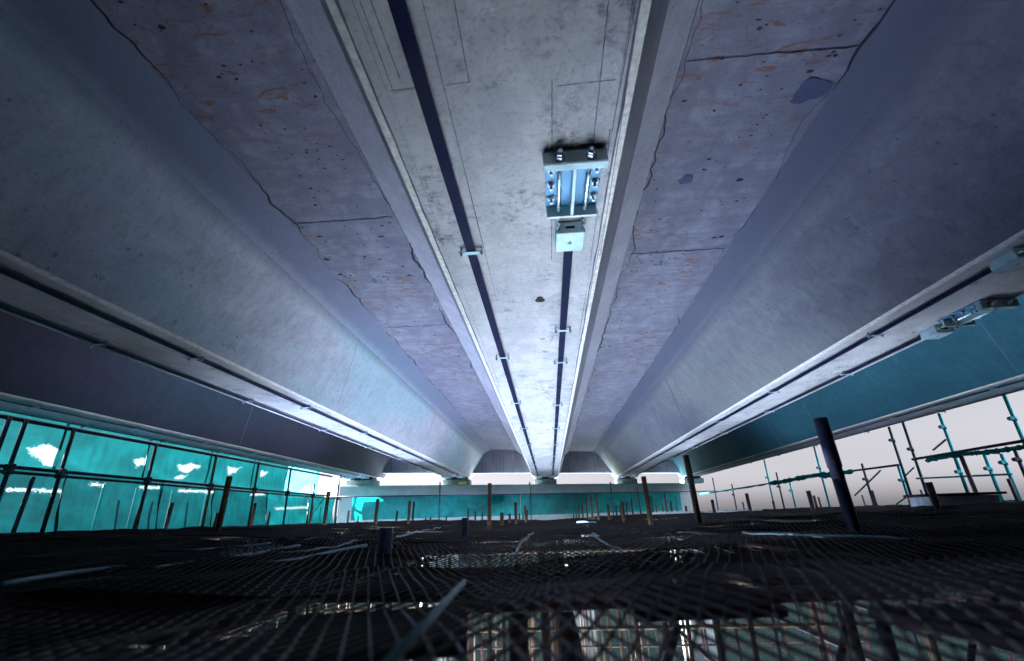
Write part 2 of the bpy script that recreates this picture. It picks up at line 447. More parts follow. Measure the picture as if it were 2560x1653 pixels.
# ink lines on the middle soffit and the drain hole
root, org = beam_obj['mid']
ink = MB()
def ink_line(p, q, w=0.0035, z=ZB - 0.0025):
    a, b = on_z(*p, z), on_z(*q, z)
    k = 24
    pts = [a.lerp(b, i / k) + Vector((0.0015 * noise.noise(Vector((i * .6, p[0], 0))), 0, 0)) for i in range(k + 1)]
    ink.ribbon(pts, lambda t: w * (0.6 + 0.8 * abs(noise.noise(Vector((t * 30, q[0], 4))))), (0, 0, -1))
for p, q in (((899, 0), (982, 226)), ((926, 0), (1000, 198)), ((972, 228), (1058, 216)), ((990, 0), (1062, 215)), ((1135, 0), (1173, 206)),
             ((1115, 213), (1176, 205)), ((1380, 200), (1380, 388)), ((1522, 0), (1482, 370)), ((1390, 216), (1542, 199)),
             ((1379, 535), (1379, 653)), ((1525, 322), (1520, 380)), ((1063, 222), (1140, 500)), ((1590, 0), (1530, 330)),
             ((1510, 560), (1440, 910)), ((1379, 653), (1398, 652)), ((1495, 520), (1476, 650)), ((1570, 200), (1500, 640))):
    ink_line(p, q)
for k in range(16):                                     # hatch by the cross line
    x = 985 + k * 5
    ink_line((x, 226 - k * .8), (x + 5, 232 - k * .8), 0.002)
for x in (-0.505, -0.295, 0.335):      # faint longitudinal tool marks beside the strips
    pts = [(x + 0.006 * noise.noise(Vector((x * 9, y * .8, 2))), y, ZB - 0.0024) for y in [0.3 + 0.1 * i for i in range(150)]]
    ink.ribbon(pts, lambda t, x=x: 0.0035 * max(0.08, noise.noise(Vector((x * 5, t * 22, 9))) + 0.35), (0, 0, -1))
ink.build('marking_line', M['chalk'], root, org)
hole = MB()
c = on_z(1350, 748, ZB)
ring = [(c.x + 0.032 * math.cos(a) * (1 + 0.25 * math.sin(3 * a)), c.y + 0.05 * math.sin(a), ZB - 0.003) for a in [2 * PI * i / 18 for i in range(18)]]
hole.quad(*ring[::-1])
hole.build('drain_hole', M['slot'], root, org)

# web seams
def web_point(key, side, px, py):
    """where the ray meets the inner web (side 'l' or 'r') of a beam; a little proud of it"""
    b = [q for q in BEAMS if q[0] == key][0]
    x0, x1 = (b[1], b[3]) if side == 'l' else (b[2], b[4])
    n = Vector((ZW - ZB - 0.011, 0, -(x1 - x0))).normalized()
    if side == 'l': n = -n
    p = on_plane(px, py, (x0, 0, ZB + 0.011), n)
    return p + n * 0.003, n
def seam(key, side, pts, w, mat='seam'):
    mb = MB(); out = []
    nn = None
    for (a, b) in zip(pts[:-1], pts[1:]):
        for i in range(8):
            t = i / 8
            p, nn = web_point(key, side, a[0] + (b[0]-a[0]) * t, a[1] + (b[1]-a[1]) * t); out.append(p)
    p, nn = web_point(key, side, *pts[-1]); out.append(p)
    mb.ribbon(out, w, nn); return mb
def merge(*mbs):
    r = MB()
    for m in mbs:
        n = len(r.v); r.v += m.v; r.f += [tuple(i + n for i in f) for f in m.f]; r.s += m.s
    return r
root, org = beam_obj['right']
for p_, w_ in (([(1962, 590), (2112, 836)], .008), ([(1678, 930), (1736, 1056)], .02), ([(1664, 946), (1722, 1078)], .045), ([(1622, 1002), (1670, 1108)], .045),
               ([(1580, 1052), (1612, 1130)], .03), ([(1610, 1065), (1635, 1125)], .035)):
    seam('right', 'l', p_, w_).build('form_seam', M['seam'], root, org)
root, org = beam_obj['left']
for p_, w_ in (([(899, 842), (843, 1020)], .007), ([(1088, 1030), (1070, 1095)], .012), ([(1175, 1100), (1160, 1150)], .012)):
    seam('left', 'r', p_, w_).build('form_seam', M['seam'], root, org)
# faint handwriting on the left web
def scribble(px, py, dx, n, seed):
    r = random.Random(seed); sc_ = MB()
    for k in range(n):
        x, y = px + dx * k, py + dx * 0.35 * k
        pts = [(x + r.uniform(-4, 4), y + r.uniform(-9, 9)) for _ in range(3)]
        out = []
        for q in pts:
            p, nn = web_point('left', 'r', *q); out.append(p)
        sc_.ribbon(out, 0.003, nn)
    sc_.build('handwriting', M['chalk'], root, org)
scribble(234, 690, 7, 5, 1); scribble(556, 862, 6, 6, 2); scribble(612, 885, 14, 1, 3); scribble(627, 890, 14, 1, 4); scribble(641, 896, 14, 1, 5)
root, org = beam_obj['far_right']
for p_, w_ in (([(1911, 1044), (1955, 1118)], .03), ([(2006, 1005), (2050, 1085)], .02), ([(2450, 805), (2545, 930)], .012), ([(1825, 1090), (1850, 1145)], .02)):
    seam('far_right', 'l', p_, w_).build('form_seam', M['seam'], root, org)
root, org = beam_obj['far_left']
merge(seam('far_left', 'r', [(632, 1017), (600, 1110)], 0.02)).build('form_seam', M['seam'], root, org)

# cast-in slab strips between the flanges
TIPS = [(BEAMS[i][6], BEAMS[i+1][5]) for i in range(4)]
SL = ['rough cast slab strip between the dim outer beam and the teal stained beam',
      'rust-streaked cast slab strip with black cracks left of the middle beam',
      'cracked cast slab strip with dark mortar patches right of the middle beam',
      'rough cast slab strip between the warm grey beam and the teal edge beam']
def wig(x, y, s, amp):
    return x + amp * (noise.noise(Vector((y * 1.3, s, 0))) + 0.5 * noise.noise(Vector((y * 4.1, s, 5))) + 0.25 * noise.noise(Vector((y * 12, s, 9))))
for i, (a, b) in enumerate(TIPS):
    org = Vector(((a + b) / 2, 0, ZF))
    root = empty('slab_strip', org, SL[i], 'slab', 'cast slab strips between the beams')
    m = MB(); m.prism([(a + 0.002, ZF - 0.004), (b - 0.002, ZF - 0.004), (b - 0.002, ZT - 0.004), (a + 0.002, ZT - 0.004)], Y0, lambda x: YE(x))
    pan = m
    cr = MB()
    zc = ZF - 0.0075
    for x, s in ((a + 0.015, i * 3.1), (b - 0.015, i * 3.1 + 1.7)):
        ys = [Y0 + 0.1 + 0.03 * k for k in range(int((YE(x) - Y0 - 0.6) / 0.03))]
        pts = [(wig(x, y, s, 0.075), y, zc) for y in ys]
        cr.ribbon(pts, lambda t, s=s: 0.004 + 0.030 * max(0, noise.noise(Vector((t * 26, s, 2))) + 0.12), (0, 0, -1))
    # cross joints
    if i == 1: cross = [((745, 557), 1), ((968, 818), 1), ((1065, 936), 0.6), ((1126, 1003), 1), ((1215, 1083), .6), ((1230, 1115), .6)]
    elif i == 2: cross = [((1760, 147), 1), ((1610, 632), 1), ((1540, 831), 0.6), ((1505, 937), 1), ((1452, 1048), 1), ((1443, 1082), .5), ((1430, 1110), .9), ((1424, 1129), 1)]
    else: cross = []
    for (px, py), w in cross:
        y = on_z(px, py, ZF).y
        pts = [(a + 0.03 + (b - a - 0.06) * k / 30, y + 0.018 * noise.noise(Vector((k * .35, y, 1))), zc - 0.0005) for k in range(31)]
        cr.ribbon(pts, lambda t, w=w, y=y: w * (0.006 + 0.020 * abs(noise.noise(Vector((t * 7, y, 2))))), (0, 0, -1))
    pan.add(cr)
    pit = MB(); r = random.Random(40 + i)
    for k in range(700):
        x = r.uniform(a + 0.05, b - 0.05); y = Y0 + 3.2 + (r.random() ** 1.3) * (YE(x) - 0.6); s = 0.003 + 0.013 * r.random() ** 4
        if r.random() < .12: s *= 1.7
        an = r.uniform(0, 6.28); e = r.uniform(0.25, .8)
        pts = [(x + s * (1 + .4 * r.random()) * math.cos(t + an), y + s * e * (1 + .4 * r.random()) * math.sin(t + an), zc - 0.001) for t in [2 * PI * q / 9 for q in range(9)]]
        pit.quad(*pts[::-1])
    pan.add(pit)
    po = pan.build('slab_panel', M['strip_slab'], root, org)
    po.data.materials.append(M['crack']); po.data.materials.append(M['crack']); po.data.polygons.foreach_set('material_index', pan.mi)
    if i == 2:
        for (px, py), sx, sy in (((2024, 223), 0.11, 0.10), ((1715, 447), 0.055, 0.06)):
            c = on_z(px, py, ZF); pm = MB()
            pts = [(c.x + sx * math.cos(t) * (1 + .5 * noise.noise(Vector((math.cos(t) * 1.3, math.sin(t) * 1.3, px)))), c.y + sy * math.sin(t) * (1 + .5 * noise.noise(Vector((math.cos(t) * 1.3, math.sin(t) * 1.3, py)))), zc - 0.002) for t in [2 * PI * q / 22 for q in range(22)]]
            pm.quad(*pts[::-1]); pm.build('mortar_patch', M['patch'], root, org)

a = MB(); a.prism([(-8.4, ZT + .004), (8.15, ZT + .004), (8.15, ZT + .16), (-8.4, ZT + .16)], Y0, lambda x: YE(x))
tag(a.build('road_deck', M['abut'], None, (0, 0, ZT)), kind='structure')

# end diaphragms
DL = ['end wall between the dim outer beam and the teal stained beam', 'dark streaked end wall left of the middle beam',
      'pale streaked end wall right of the middle beam', 'end wall between the warm grey beam and the teal edge beam']
for i in range(4):
    L, R = BEAMS[i], BEAMS[i+1]
    zb = 1.60
    f = (zb - ZB) / (ZW - ZB)
    xa = L[2] + (L[4] - L[2]) * f; xb = R[1] + (R[3] - R[1]) * f
    poly = [(xa + .01, zb), (xb - .01, zb), (R[3] - .012, ZW - .004), (R[5] - .012, ZF - .012), (L[6] + .012, ZF - .012), (L[4] + .012, ZW - .004)]
    mb = MB(); mb.prism(poly, lambda x: YE(x) - 0.55, lambda x: YE(x) - 0.22)
    xm = (xa + xb) / 2
    tag(mb.build('end_wall', M['dia'], None, (xm, YE(xm), zb)), DL[i], 'diaphragm', 'end walls between the beams')

# pier cap, columns, bearings
capf = lambda x: YE(x) - 1.0
ZC = 1.15
xl = on_plane(850, 1212, (0, capf(0), 0), Vector((-SK, 1, 0))).x
xr_ = on_plane(1722, 1215, (0, capf(0), 0), Vector((-SK, 1, 0))).x
root = empty('pier', (0, YE(0), GZ), 'hammerhead concrete pier behind the far teal net carrying the beam ends', 'pier')
mb = MB()
mb.prism([(xl, -0.05), (xl + 2.2, -0.55), (xr_ - 1.6, -0.55), (xr_, -0.05), (xr_, ZC), (xl, ZC)], capf, lambda x: YE(x) + 1.2)
mb.build('cap', M['cap'], root, (0, YE(0), GZ), bevel=0.02)
for x in (-4.0, 0.8, 5.6):
    mb = MB(); mb.tube((x, YE(x) + 0.1, GZ - .1), (x, YE(x) + 0.1, -0.5), 0.65, 28)
    mb.build('column', M['cap'], root, (0, YE(0), GZ))
PLB = ['teal stained bearing block under the dim outer beam', 'bearing block with a yellow mark under the teal stained beam',
       'teal bearing block under the middle beam', 'bearing block under the warm grey beam', 'bearing block under the teal edge beam']
for i, b in enumerate(BEAMS):
    xm = (b[1] + b[2]) / 2; w = 0.48 if i < 2 else 0.42
    o = Vector((xm, YE(xm) - 0.55, ZC))
    root = empty('bearing', o, PLB[i], 'bearing', 'bearings between pier cap and beams')
    a = MB(); a.box((xm - w, o.y - .32, ZC + .003), (xm + w, o.y + .32, ZC + .19)); a.build('plinth', M['pad'], root, o, bevel=.008)
    a = MB(); a.box((xm - w * .8, o.y - .25, ZC + .193), (xm + w * .8, o.y + .25, ZB - .002)); a.build('rubber_pad', M['rubber'], root, o)
    if i == 1:
        a = MB(); a.box((xm + .1, o.y - .345, ZC + .02), (xm + .4, o.y - .325, ZC + .10)); a.build('yellow_mark', M['yellow'], root, o)

# abutment behind the camera
ab = MB(); ab.prism([(-11, GZ), (11, GZ), (11, ZT + 0.3), (-11, ZT + 0.3)], Y0 - 1.6, Y0 - 0.05)
tag(ab.build('abutment', M['abut'], None, (0, Y0 - .8, GZ)), 'dark concrete abutment wall behind the near beam ends', 'abutment')

for sx, lab in ((-1, 'dark concrete wing wall of the abutment beyond the side net'), (1, 'dark concrete wing wall of the abutment on the open side')):
    a = MB(); a.box((sx * 8.6 - .25, Y0 - .04, GZ), (sx * 8.6 + .25, 4.4, 2.3)); tag(a.build('wing_wall', M['abut'], None, (sx * 8.6, 0, GZ)), lab, 'wing wall')  # unseen walls added to keep side light off the near beams

# ------------------------------------------------------------------ carbon strips, clamps, anchors
ZS = ZB - 0.026
def strip(xc, y0, y1, label, ys):
    o = Vector((xc, y0, ZS))
    root = empty('carbon_strip', o, label, 'carbon strip', 'tensioned navy carbon strips under the beams')
    m = MB(); k = 40
    pts = [(xc, y0 + (y1 - y0) * i / k, ZS) for i in range(k + 1)]
    m.box((xc - .026, y0, ZS - .002), (xc + .026, y1, ZS + .002)); m.build('strip_band', M['carbon'], root, o)
    for y in ys:
        c = Vector((xc, y, ZS)); q = MB()
        q.box((xc - .072, y - .016, ZS - .010), (xc + .072, y + .016, ZS - .0025))
        cl = q.build('clamp', M['zinc'], root, o, bevel=.002)
        for sx in (-1, 1):
            q = MB(); x = xc + sx * .058
            q.tube((x, y, ZS - .030), (x, y, ZB), .005, 8); q.tube((x, y, ZS - .021), (x, y, ZS - .0105), .011, 6)
            bo = q.build('bolt', M['nut'], cl, o)
    return root

anchor_proto = None
def make_anchor():
    root = empty('strip_anchor', (0, 0, 0))
    O = (0, 0, 0)
    a = MB(); a.box((-.125, .0, -.013), (.125, .42, -.002)); a.build('base_plate', M['zinc_blue'], root, O, bevel=.002)
    a = MB(); a.box((-.136, 0, -.078), (.136, .044, -.0135)); a.build('end_block', M['zinc'], root, O, bevel=.004)
    a = MB(); a.box((-.134, -.0025, -.074), (.134, -.0003, -.015)); a.build('face_plate', M['zinc_dark'], root, O)
    a = MB(); a.box((-.122, .375, -.074), (.122, .392, -.0135)); a.build('cross_plate', M['zinc_dark'], root, O, bevel=.002)
    a = MB(); a.box((-.008, .0445, -.072), (.008, .3745, -.0135)); a.build('rib', M['zinc'], root, O, bevel=.002)
    for s in (-1, 1):
        a = MB(); a.tube((s * .064, -.045, -.046), (s * .064, .60, -.046), .0095, 14); rd = a.build('rod', M['rod'], root, O)
        a = MB(); a.tube((s * .064, -.022, -.046), (s * .064, -.003, -.046), .021, 6); a.tube((s * .064, -.004, -.046), (s * .064, -.0026, -.046), .026, 18)
        a.tube((s * .064, -.034, -.046), (s * .064, -.022, -.046), .017, 6)
        a.build('nut', M['nut'], rd, O, bevel=.0015)
        for y in (.10, .20, .30):
            a = MB(); x = s * .100
            a.tube((x, y, -.050), (x, y, -.013), .0075, 10); a.tube((x, y, -.030), (x, y, -.017), .0155, 6); a.tube((x, y, -.017), (x, y, -.0133), .019, 14)
            bo = a.build('bolt', M['nut'], root, O)
            a = MB(); a.tube((x + s * .014, y - .004, -.0145), (x + s * .014, y - .004, -.0132), .011, 12); a.build('slot_hole', M['slot'], bo, O)
    a = MB(); a.box((-.076, .53, -.074), (.076, .71, -.004)); sb = a.build('slide_block', M['zinc'], root, O, bevel=.004)
    a = MB(); a.box((-.074, .5275, -.071), (.074, .5297, -.008)); a.build('block_face', M['zinc_dark'], sb, O)
    a = MB(); a.box((-.024, .5255, -.046), (.024, .5285, -.031)); a.build('block_slot', M['slot'], sb, O)
    # the small branching mark on the block underside
    a = MB()
    for p, q in (((0, .60), (0, .645)), ((0, .615), (-.012, .635)), ((0, .615), (.012, .635)), ((-.010, .613), (.010, .617))):
        a.ribbon([(p[0], p[1], -.0752), (q[0], q[1], -.0752)], .003, (0, 0, -1))
    a.build('ink_mark', M['chalk'], sb, O)
    return root
def anchor(x, y, flip, label):
    global anchor_proto
    if anchor_proto is None:
        anchor_proto = make_anchor(); o = anchor_proto
    else:
        o = copy_tree(anchor_proto)
    o.location = (x, y, ZB); o.rotation_euler = (0, 0, PI if flip else 0)
    tag(o, label, 'strip anchor', 'steel anchors holding the carbon strips')
    return o

def yz(px, py): return on_z(px, py, ZS).y
XC = [(b[1] + b[2]) / 2 for b in BEAMS]
XC[2] = -0.097
A0 = 1.58
anchor(XC[2] + .285, A0, False, 'bright zinc strip anchor with two rods and six bolts under the middle beam')
ys_l = [yz(1199, 629), yz(1266, 893), yz(1299.6, 1006.7), yz(1315.5, 1070)]
ys_l += [ys_l[-1] + 2 * k for k in range(1, 6)]
ys_r = [yz(1411, 825), yz(1404, 905), yz(1395, 1012), yz(1388, 1071)]
ys_r += [ys_r[-1] + 2 * k for k in range(1, 6)]
def end_y(x): return YE(x) - 1.75
strip(XC[2] - .268, -1.6, end_y(XC[2]), 'navy carbon strip running overhead along the middle beam, without near anchor', [y for y in ys_l if y < end_y(-.3) - .4])
strip(XC[2] + .285, A0 + .70, end_y(XC[2]), 'navy carbon strip starting at the bright anchor under the middle beam', [y for y in ys_r if y < end_y(.2) - .4])
yl = [yz(518, 894), yz(772, 1010)]
strip(XC[1] + .25, -1.0, end_y(XC[1]), 'blue lit carbon strip under the teal stained beam, toward the middle beam', [yl[0] + 2.05 * k for k in range(-1, 7)])
y2 = yz(265, 859)
strip(XC[1] - .25, -1.0, end_y(XC[1]), 'pale lit carbon strip under the teal stained beam, toward the side net', [y2 + 2.05 * k for k in range(-1, 6)])
strip(XC[0] + .25, -1.0, end_y(XC[0]), 'carbon strip under the dim outer beam, on its inner side', [2.2 + 1.5 * k for k in range(0, 9)])
strip(XC[0] - .25, -1.0, end_y(XC[0]), 'carbon strip under the dim outer beam, just above the net rail', [1.9 + 1.5 * k for k in range(0, 9)])
pa = on_z(2495, 655, ZB); pb = on_z(2340, 828, ZB)
xr1, xr2 = XC[3] - .25, XC[3] + .25
anchor(xr1, pa.y - .72, False, 'dark teal strip anchor at the picture edge, upper of two under the warm grey beam')
anchor(xr2, pb.y - .70, False, 'dark teal strip anchor with open rods under the warm grey beam, lower of the two')
strip(xr1, pa.y - .02, end_y(XC[3]), 'bright-edged carbon strip under the warm grey beam, toward the middle beam', [yz(2175, 838) + 2.05 * k for k in range(0, 6)])
strip(xr2, pb.y, end_y(XC[3]), 'carbon strip under the warm grey beam, toward the teal edge beam', [yz(2112, 935) + 2.05 * k for k in range(0, 6)])
strip(XC[4] - .24, -1.0, end_y(XC[4]), 'thin carbon strip under the teal edge beam, on its inner side', [2.6 + 2.0 * k for k in range(0, 8)])
strip(XC[4] + .24, -1.0, end_y(XC[4]), 'thin carbon strip under the teal edge beam, on its sky side', [2.2 + 2.0 * k for k in range(0, 8)])
where = {0: 'dim outer beam', 1: 'teal stained beam', 2: 'middle beam', 3: 'warm grey beam'}
for i in range(4):
    for s, sd in ((-1, 'left'), (1, 'right')):
        x = XC[i] + s * (.265 if i == 2 else .25)
        anchor(x, end_y(XC[i]) + .66, True, 'small anchor at the far pier end of the %s, on its %s strip' % (where[i], sd))

# ------------------------------------------------------------------ the deck of expanded metal
def zp(x, y):
    a = min(1.0, abs(x) / 4.0); a = a * a * (3 - 2 * a)
    z = -0.125 + 0.095 * a
    z += 0.016 * noise.noise(Vector((x * 0.8, y * 0.7, 3.3))) + 0.010 * noise.noise(Vector((x * 2.3, y * 1.9, 8.1)))
    return z
PW, PL = 1.05, 1.95
def mesh_panel_data(seed, cw=0.026, cl=0.072, w=0.0023, h=0.0034):
    nx, ny = int(PW / cw), int(PL / cl)
    V = []; F = []
    def wave(x, y):
        return 0.031 * noise.noise(Vector((x * 1.9 + seed * 9, y * 2.1, seed))) + 0.011 * noise.noise(Vector((x * 5, y * 5 + seed * 5, 2)))
    def seg(p, q):
        d = Vector((q[0] - p[0], q[1] - p[1], 0)).normalized(); s = Vector((-d.y, d.x, 0)) * w / 2
        n = len(V)
        for c in (p, q):
            c = Vector((c[0], c[1], wave(c[0], c[1])))
            V.extend([c - s, c + s, c + s + Vector((0, 0, h)), c - s + Vector((0, 0, h))])
        for i in range(4):
            j = (i + 1) % 4
            F.append((n + i, n + j, n + 4 + j, n + 4 + i))
    for j in range(ny):
        for i in range(nx):
            x, y = i * cw, j * cl
            a = (x, y + cl / 2); b = (x + cw / 2, y); c2 = (x + cw, y + cl / 2); d2 = (x + cw / 2, y + cl)
            seg(a, b); seg(b, c2); seg(a, d2); seg(d2, c2)
    for k in range(ny * 2):                                   # rolled side edges
        y0, y1 = k * cl / 2, (k + 1) * cl / 2
        for x in (0, nx * cw): seg((x, y0), (x, y1))
    for x in range(nx):
        for y in (0, ny * cl): seg((x * cw, y), ((x + 1) * cw, y))
    me = bpy.data.meshes.new('mesh_panel')
    me.from_pydata([tuple(v) for v in V], [], F); me.materials.append(M['mesh']); me.update()
    return me
variants = [mesh_panel_data(s) for s in range(6)]
first = None
NEARL = {}
rp = random.Random(11)
ncol, nrow = 15, 11
for j in range(nrow):
    for i in range(ncol):
        x = -7.45 + i * 1.0 + rp.uniform(-.03, .03); y = 0.02 + (j - 0.5) * 1.82 + (0.9 if i % 2 else 0) * 0.4 + rp.uniform(-.05, .05)
        if y > YE(x) - 2.6 or abs(x + .5) > 1.6 + 1.35 * (y + 2): continue
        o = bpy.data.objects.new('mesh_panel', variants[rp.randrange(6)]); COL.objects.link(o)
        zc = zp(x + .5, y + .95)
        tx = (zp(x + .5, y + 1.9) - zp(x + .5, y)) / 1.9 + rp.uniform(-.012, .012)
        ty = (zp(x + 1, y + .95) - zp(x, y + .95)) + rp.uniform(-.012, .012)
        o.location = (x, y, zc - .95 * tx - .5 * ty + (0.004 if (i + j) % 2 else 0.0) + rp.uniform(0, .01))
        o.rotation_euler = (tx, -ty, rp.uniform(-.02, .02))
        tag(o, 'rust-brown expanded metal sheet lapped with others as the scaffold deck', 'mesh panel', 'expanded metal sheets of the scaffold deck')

# planks under the mesh, plus dark sheets added to block light from below
BD = [  # x, y, len x, len y, turn, material, label
    (0.25, 1.16, 1.0, 0.10, -0.03, 'board_red', 'red-brown plank under the mesh ahead of the loose steel bar'),
    (-0.45, 3.35, 0.42, 0.10, 0.5, 'board_red', 'short rusty plank offcut lying near the twisted wire'),
    (0.62, 3.9, 0.75, 0.09, 0.12, 'board_red', 'short orange-brown plank lying near the pale scrap'),
    (1.55, 2.5, 0.6, 0.08, 0.25, 'board_red', 'thin orange-brown plank under the mesh right of the middle'),
]
BLOCKER = 'dark plywood sheet laid under the mesh of the near deck'
for i in range(6):
    for j in range(17):
        x = -6.25 + i * 2.5; y = -2.3 + j * 1.24
        if 4 <= j < 15 and abs(x) < 2.0: continue
        if 6 <= j < 12 and 2.5 < x < 5: continue
        if 7 <= j < 12 and -5 < x < -2.5: continue
        if j in (2, 3) and abs(x) < 2.0: continue
        if y > YE(x) - 2.6: continue
        BD.append((x, y, 2.44, 1.2, 0.0, 'board', BLOCKER))
for x, y, lx, ly in ((-1.52, .18, 1.9, 1.2), (-1.52, 1.42, 1.9, 1.2), (-1.56, 2.64, 1.82, 1.2), (1.90, .18, 1.2, 1.2), (1.75, 1.70, 1.5, .8), (1.76, 2.70, 1.5, 1.15), (.40, .03, 1.75, .9), (-.05, 1.56, 1.0, .66), (.82, 1.60, .66, .7), (.28, 1.12, .26, .30), (.95, 1.08, .34, .22), (.62, .74, .20, .34), (-.30, .86, .30, .3), (1.22, .80, .24, .3), (1.78, 3.87, 1.45, 1.2), (-1.85, 3.87, 1.3, 1.2)):
    BD.append((x, y, lx, ly, 0.0 if lx > 1.2 else (x * 37 % 1 - .5) * .5, 'board', BLOCKER))
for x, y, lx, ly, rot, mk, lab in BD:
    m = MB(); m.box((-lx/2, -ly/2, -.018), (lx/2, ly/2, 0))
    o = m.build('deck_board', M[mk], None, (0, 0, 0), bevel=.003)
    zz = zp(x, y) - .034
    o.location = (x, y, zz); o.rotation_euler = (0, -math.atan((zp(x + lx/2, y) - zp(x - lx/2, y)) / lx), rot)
    tag(o, lab, 'board', 'plywood sheets under the near deck mesh' if lab == BLOCKER else 'boards lying under the mesh')

# ------------------------------------------------------------------ posts that stand up through the deck
def ordinal(n):
    w = ['first','second','third','fourth','fifth','sixth','seventh','eighth','ninth','tenth','eleventh','twelfth','thirteenth','fourteenth','fifteenth',
         'sixteenth','seventeenth','eighteenth','nineteenth','twentieth','twenty-first','twenty-second','twenty-third','twenty-fourth','twenty-fifth',
         'twenty-sixth','twenty-seventh','twenty-eighth','twenty-ninth','thirtieth']
    return w[n - 1]
def c0(x, y): return (x * .3606, 900 + y * .3606)
def c8(x, y): return (800 + x * .40252, 1000 + y * .40252)
def c7(x, y): return (1700 + x * .3606, 900 + y * .3606)
POSTS = []
def post(cf, top, base, w, mat='rust_pole', label=None, sleeve=False):
    s = .3606 if cf in (c0, c7) else .40252
    POSTS.append((cf(*top), cf(*base), w * s, mat, label, sleeve))
post(c0, (12, 900), (-14, 1000), 30, 'dark_pole', 'dark post cut by the picture edge before the side net')
post(c0, (212, 812), (88, 1205), 38, 'dark_pole', 'tall dark leaning post before the side net near the picture edge')
post(c0, (955, 1032), (930, 1180), 27, 'dark_pole')
post(c0, (1180, 990), (1148, 1185), 33, 'dark_pole')
post(c0, (1492, 1060), (1490, 1160), 25, 'dark_pole')
post(c0, (1566, 808), (1505, 1240), 45, 'rust_pole2', 'tall ochre-rusty post before the side net, nearest of its row')
post(c0, (1757, 993), (1742, 1160), 24)
post(c0, (1862, 1052), (1857, 1140), 16, 'dark_pole')
post(c0, (2128, 1050), (2125, 1138), 13)
post(c0, (2157, 1008), (2147, 1140), 20)
post(c0, (2262, 915), (2245, 1178), 27, 'rust_pole2', 'tall brown post where the side net ends')
post(c0, (2328, 1085), (2325, 1135), 12)
for t, b, w in (((173,687),(172,765),13), ((235,722),(233,760),10), ((347,615),(345,785),22), ((412,730),(411,752),9), ((475,690),(473,750),12),
                ((550,627),(548,770),18), ((577,632),(575,748),12), ((656,725),(655,750),9), ((685,728),(684,767),13), ((784,722),(783,752),10),
                ((918,680),(917,735),11), ((963,692),(962,742),11), ((1007,703),(1006,740),9), ((1127,700),(1130,785),22), ((1176,705),(1178,760),15),
                ((1212,637),(1217,765),18), ((1237,703),(1237,748),11), ((1260,716),(1260,746),9), ((1273,657),(1276,742),13), ((1285,683),(1287,738),10),
                ((1294,692),(1295,735),8), ((1302,697),(1303,733),8), ((1572,672),(1574,722),8), ((1588,668),(1590,724),8), ((1604,652),(1608,724),10),
                ((1629,653),(1633,724),10), ((1652,600),(1660,727),11), ((1683,597),(1690,730),13), ((1718,577),(1733,728),15), ((1790,650),(1798,745),17),
                ((1838,657),(1842,712),9), ((1864,652),(1870,712),9), ((1880,633),(1890,752),22), ((1903,640),(1908,715),8), ((1936,623),(1942,715),11),
                ((1977,543),(1995,715),10), ((2060,595),(2068,712),10), ((2088,642),(2092,706),8), ((2127,640),(2133,706),8), ((2145,580),(2160,717),14),
                ((2180,628),(2190,710),11)):
    post(c8, t, b, w, 'rust_pole2' if w > 12 else 'rust_pole')
post(c8, (897,732), (897,820), 44, 'blue_pole', 'short open blue-black pipe stub behind the other pipe stub')
post(c8, (400,795), (402,960), 88, 'blue_pole', 'short wide blue-black pipe stub standing nearest the camera')
post(c8, (1044,518), (1050,800), 25, 'rust_pole2', 'tall rusty post standing before the middle of the far net')
post(c8, (2025,475), (2058,758), 32, 'rust_pole2', 'tall brown leaning post at the right end of the far net')
post(c7, (65,660), (140,1138), 45, 'rust_pole', 'tall brown post before the open sky with a bright blue glint')
post(c7, (1033,408), (1190,1140), 98, 'blue_pole', 'thick blue-black leaning post with a wider sleeve, largest on the right', True)
for t, b, w in (((42,1012),(45,1075),16), ((230,968),(240,1072),22), ((440,985),(450,1063),12), ((470,925),(495,1078),26), ((652,978),(658,1053),18),
                ((895,907),(940,1088),34), ((968,950),(980,1035),16), ((1270,937),(1290,1030),16), ((1335,905),(1375,1050),28), ((1678,900),(1690,960),20),
                ((1730,848),(1805,1055),58), ((1962,657),(2105,1040),38), ((2287,823),(2355,1010),33)):
    post(c7, t, b, w, 'dark_pole')
post(c7, (932,940), (960,1055), 20, 'red_pole', 'short reddish post beside a darker one before the open sky')

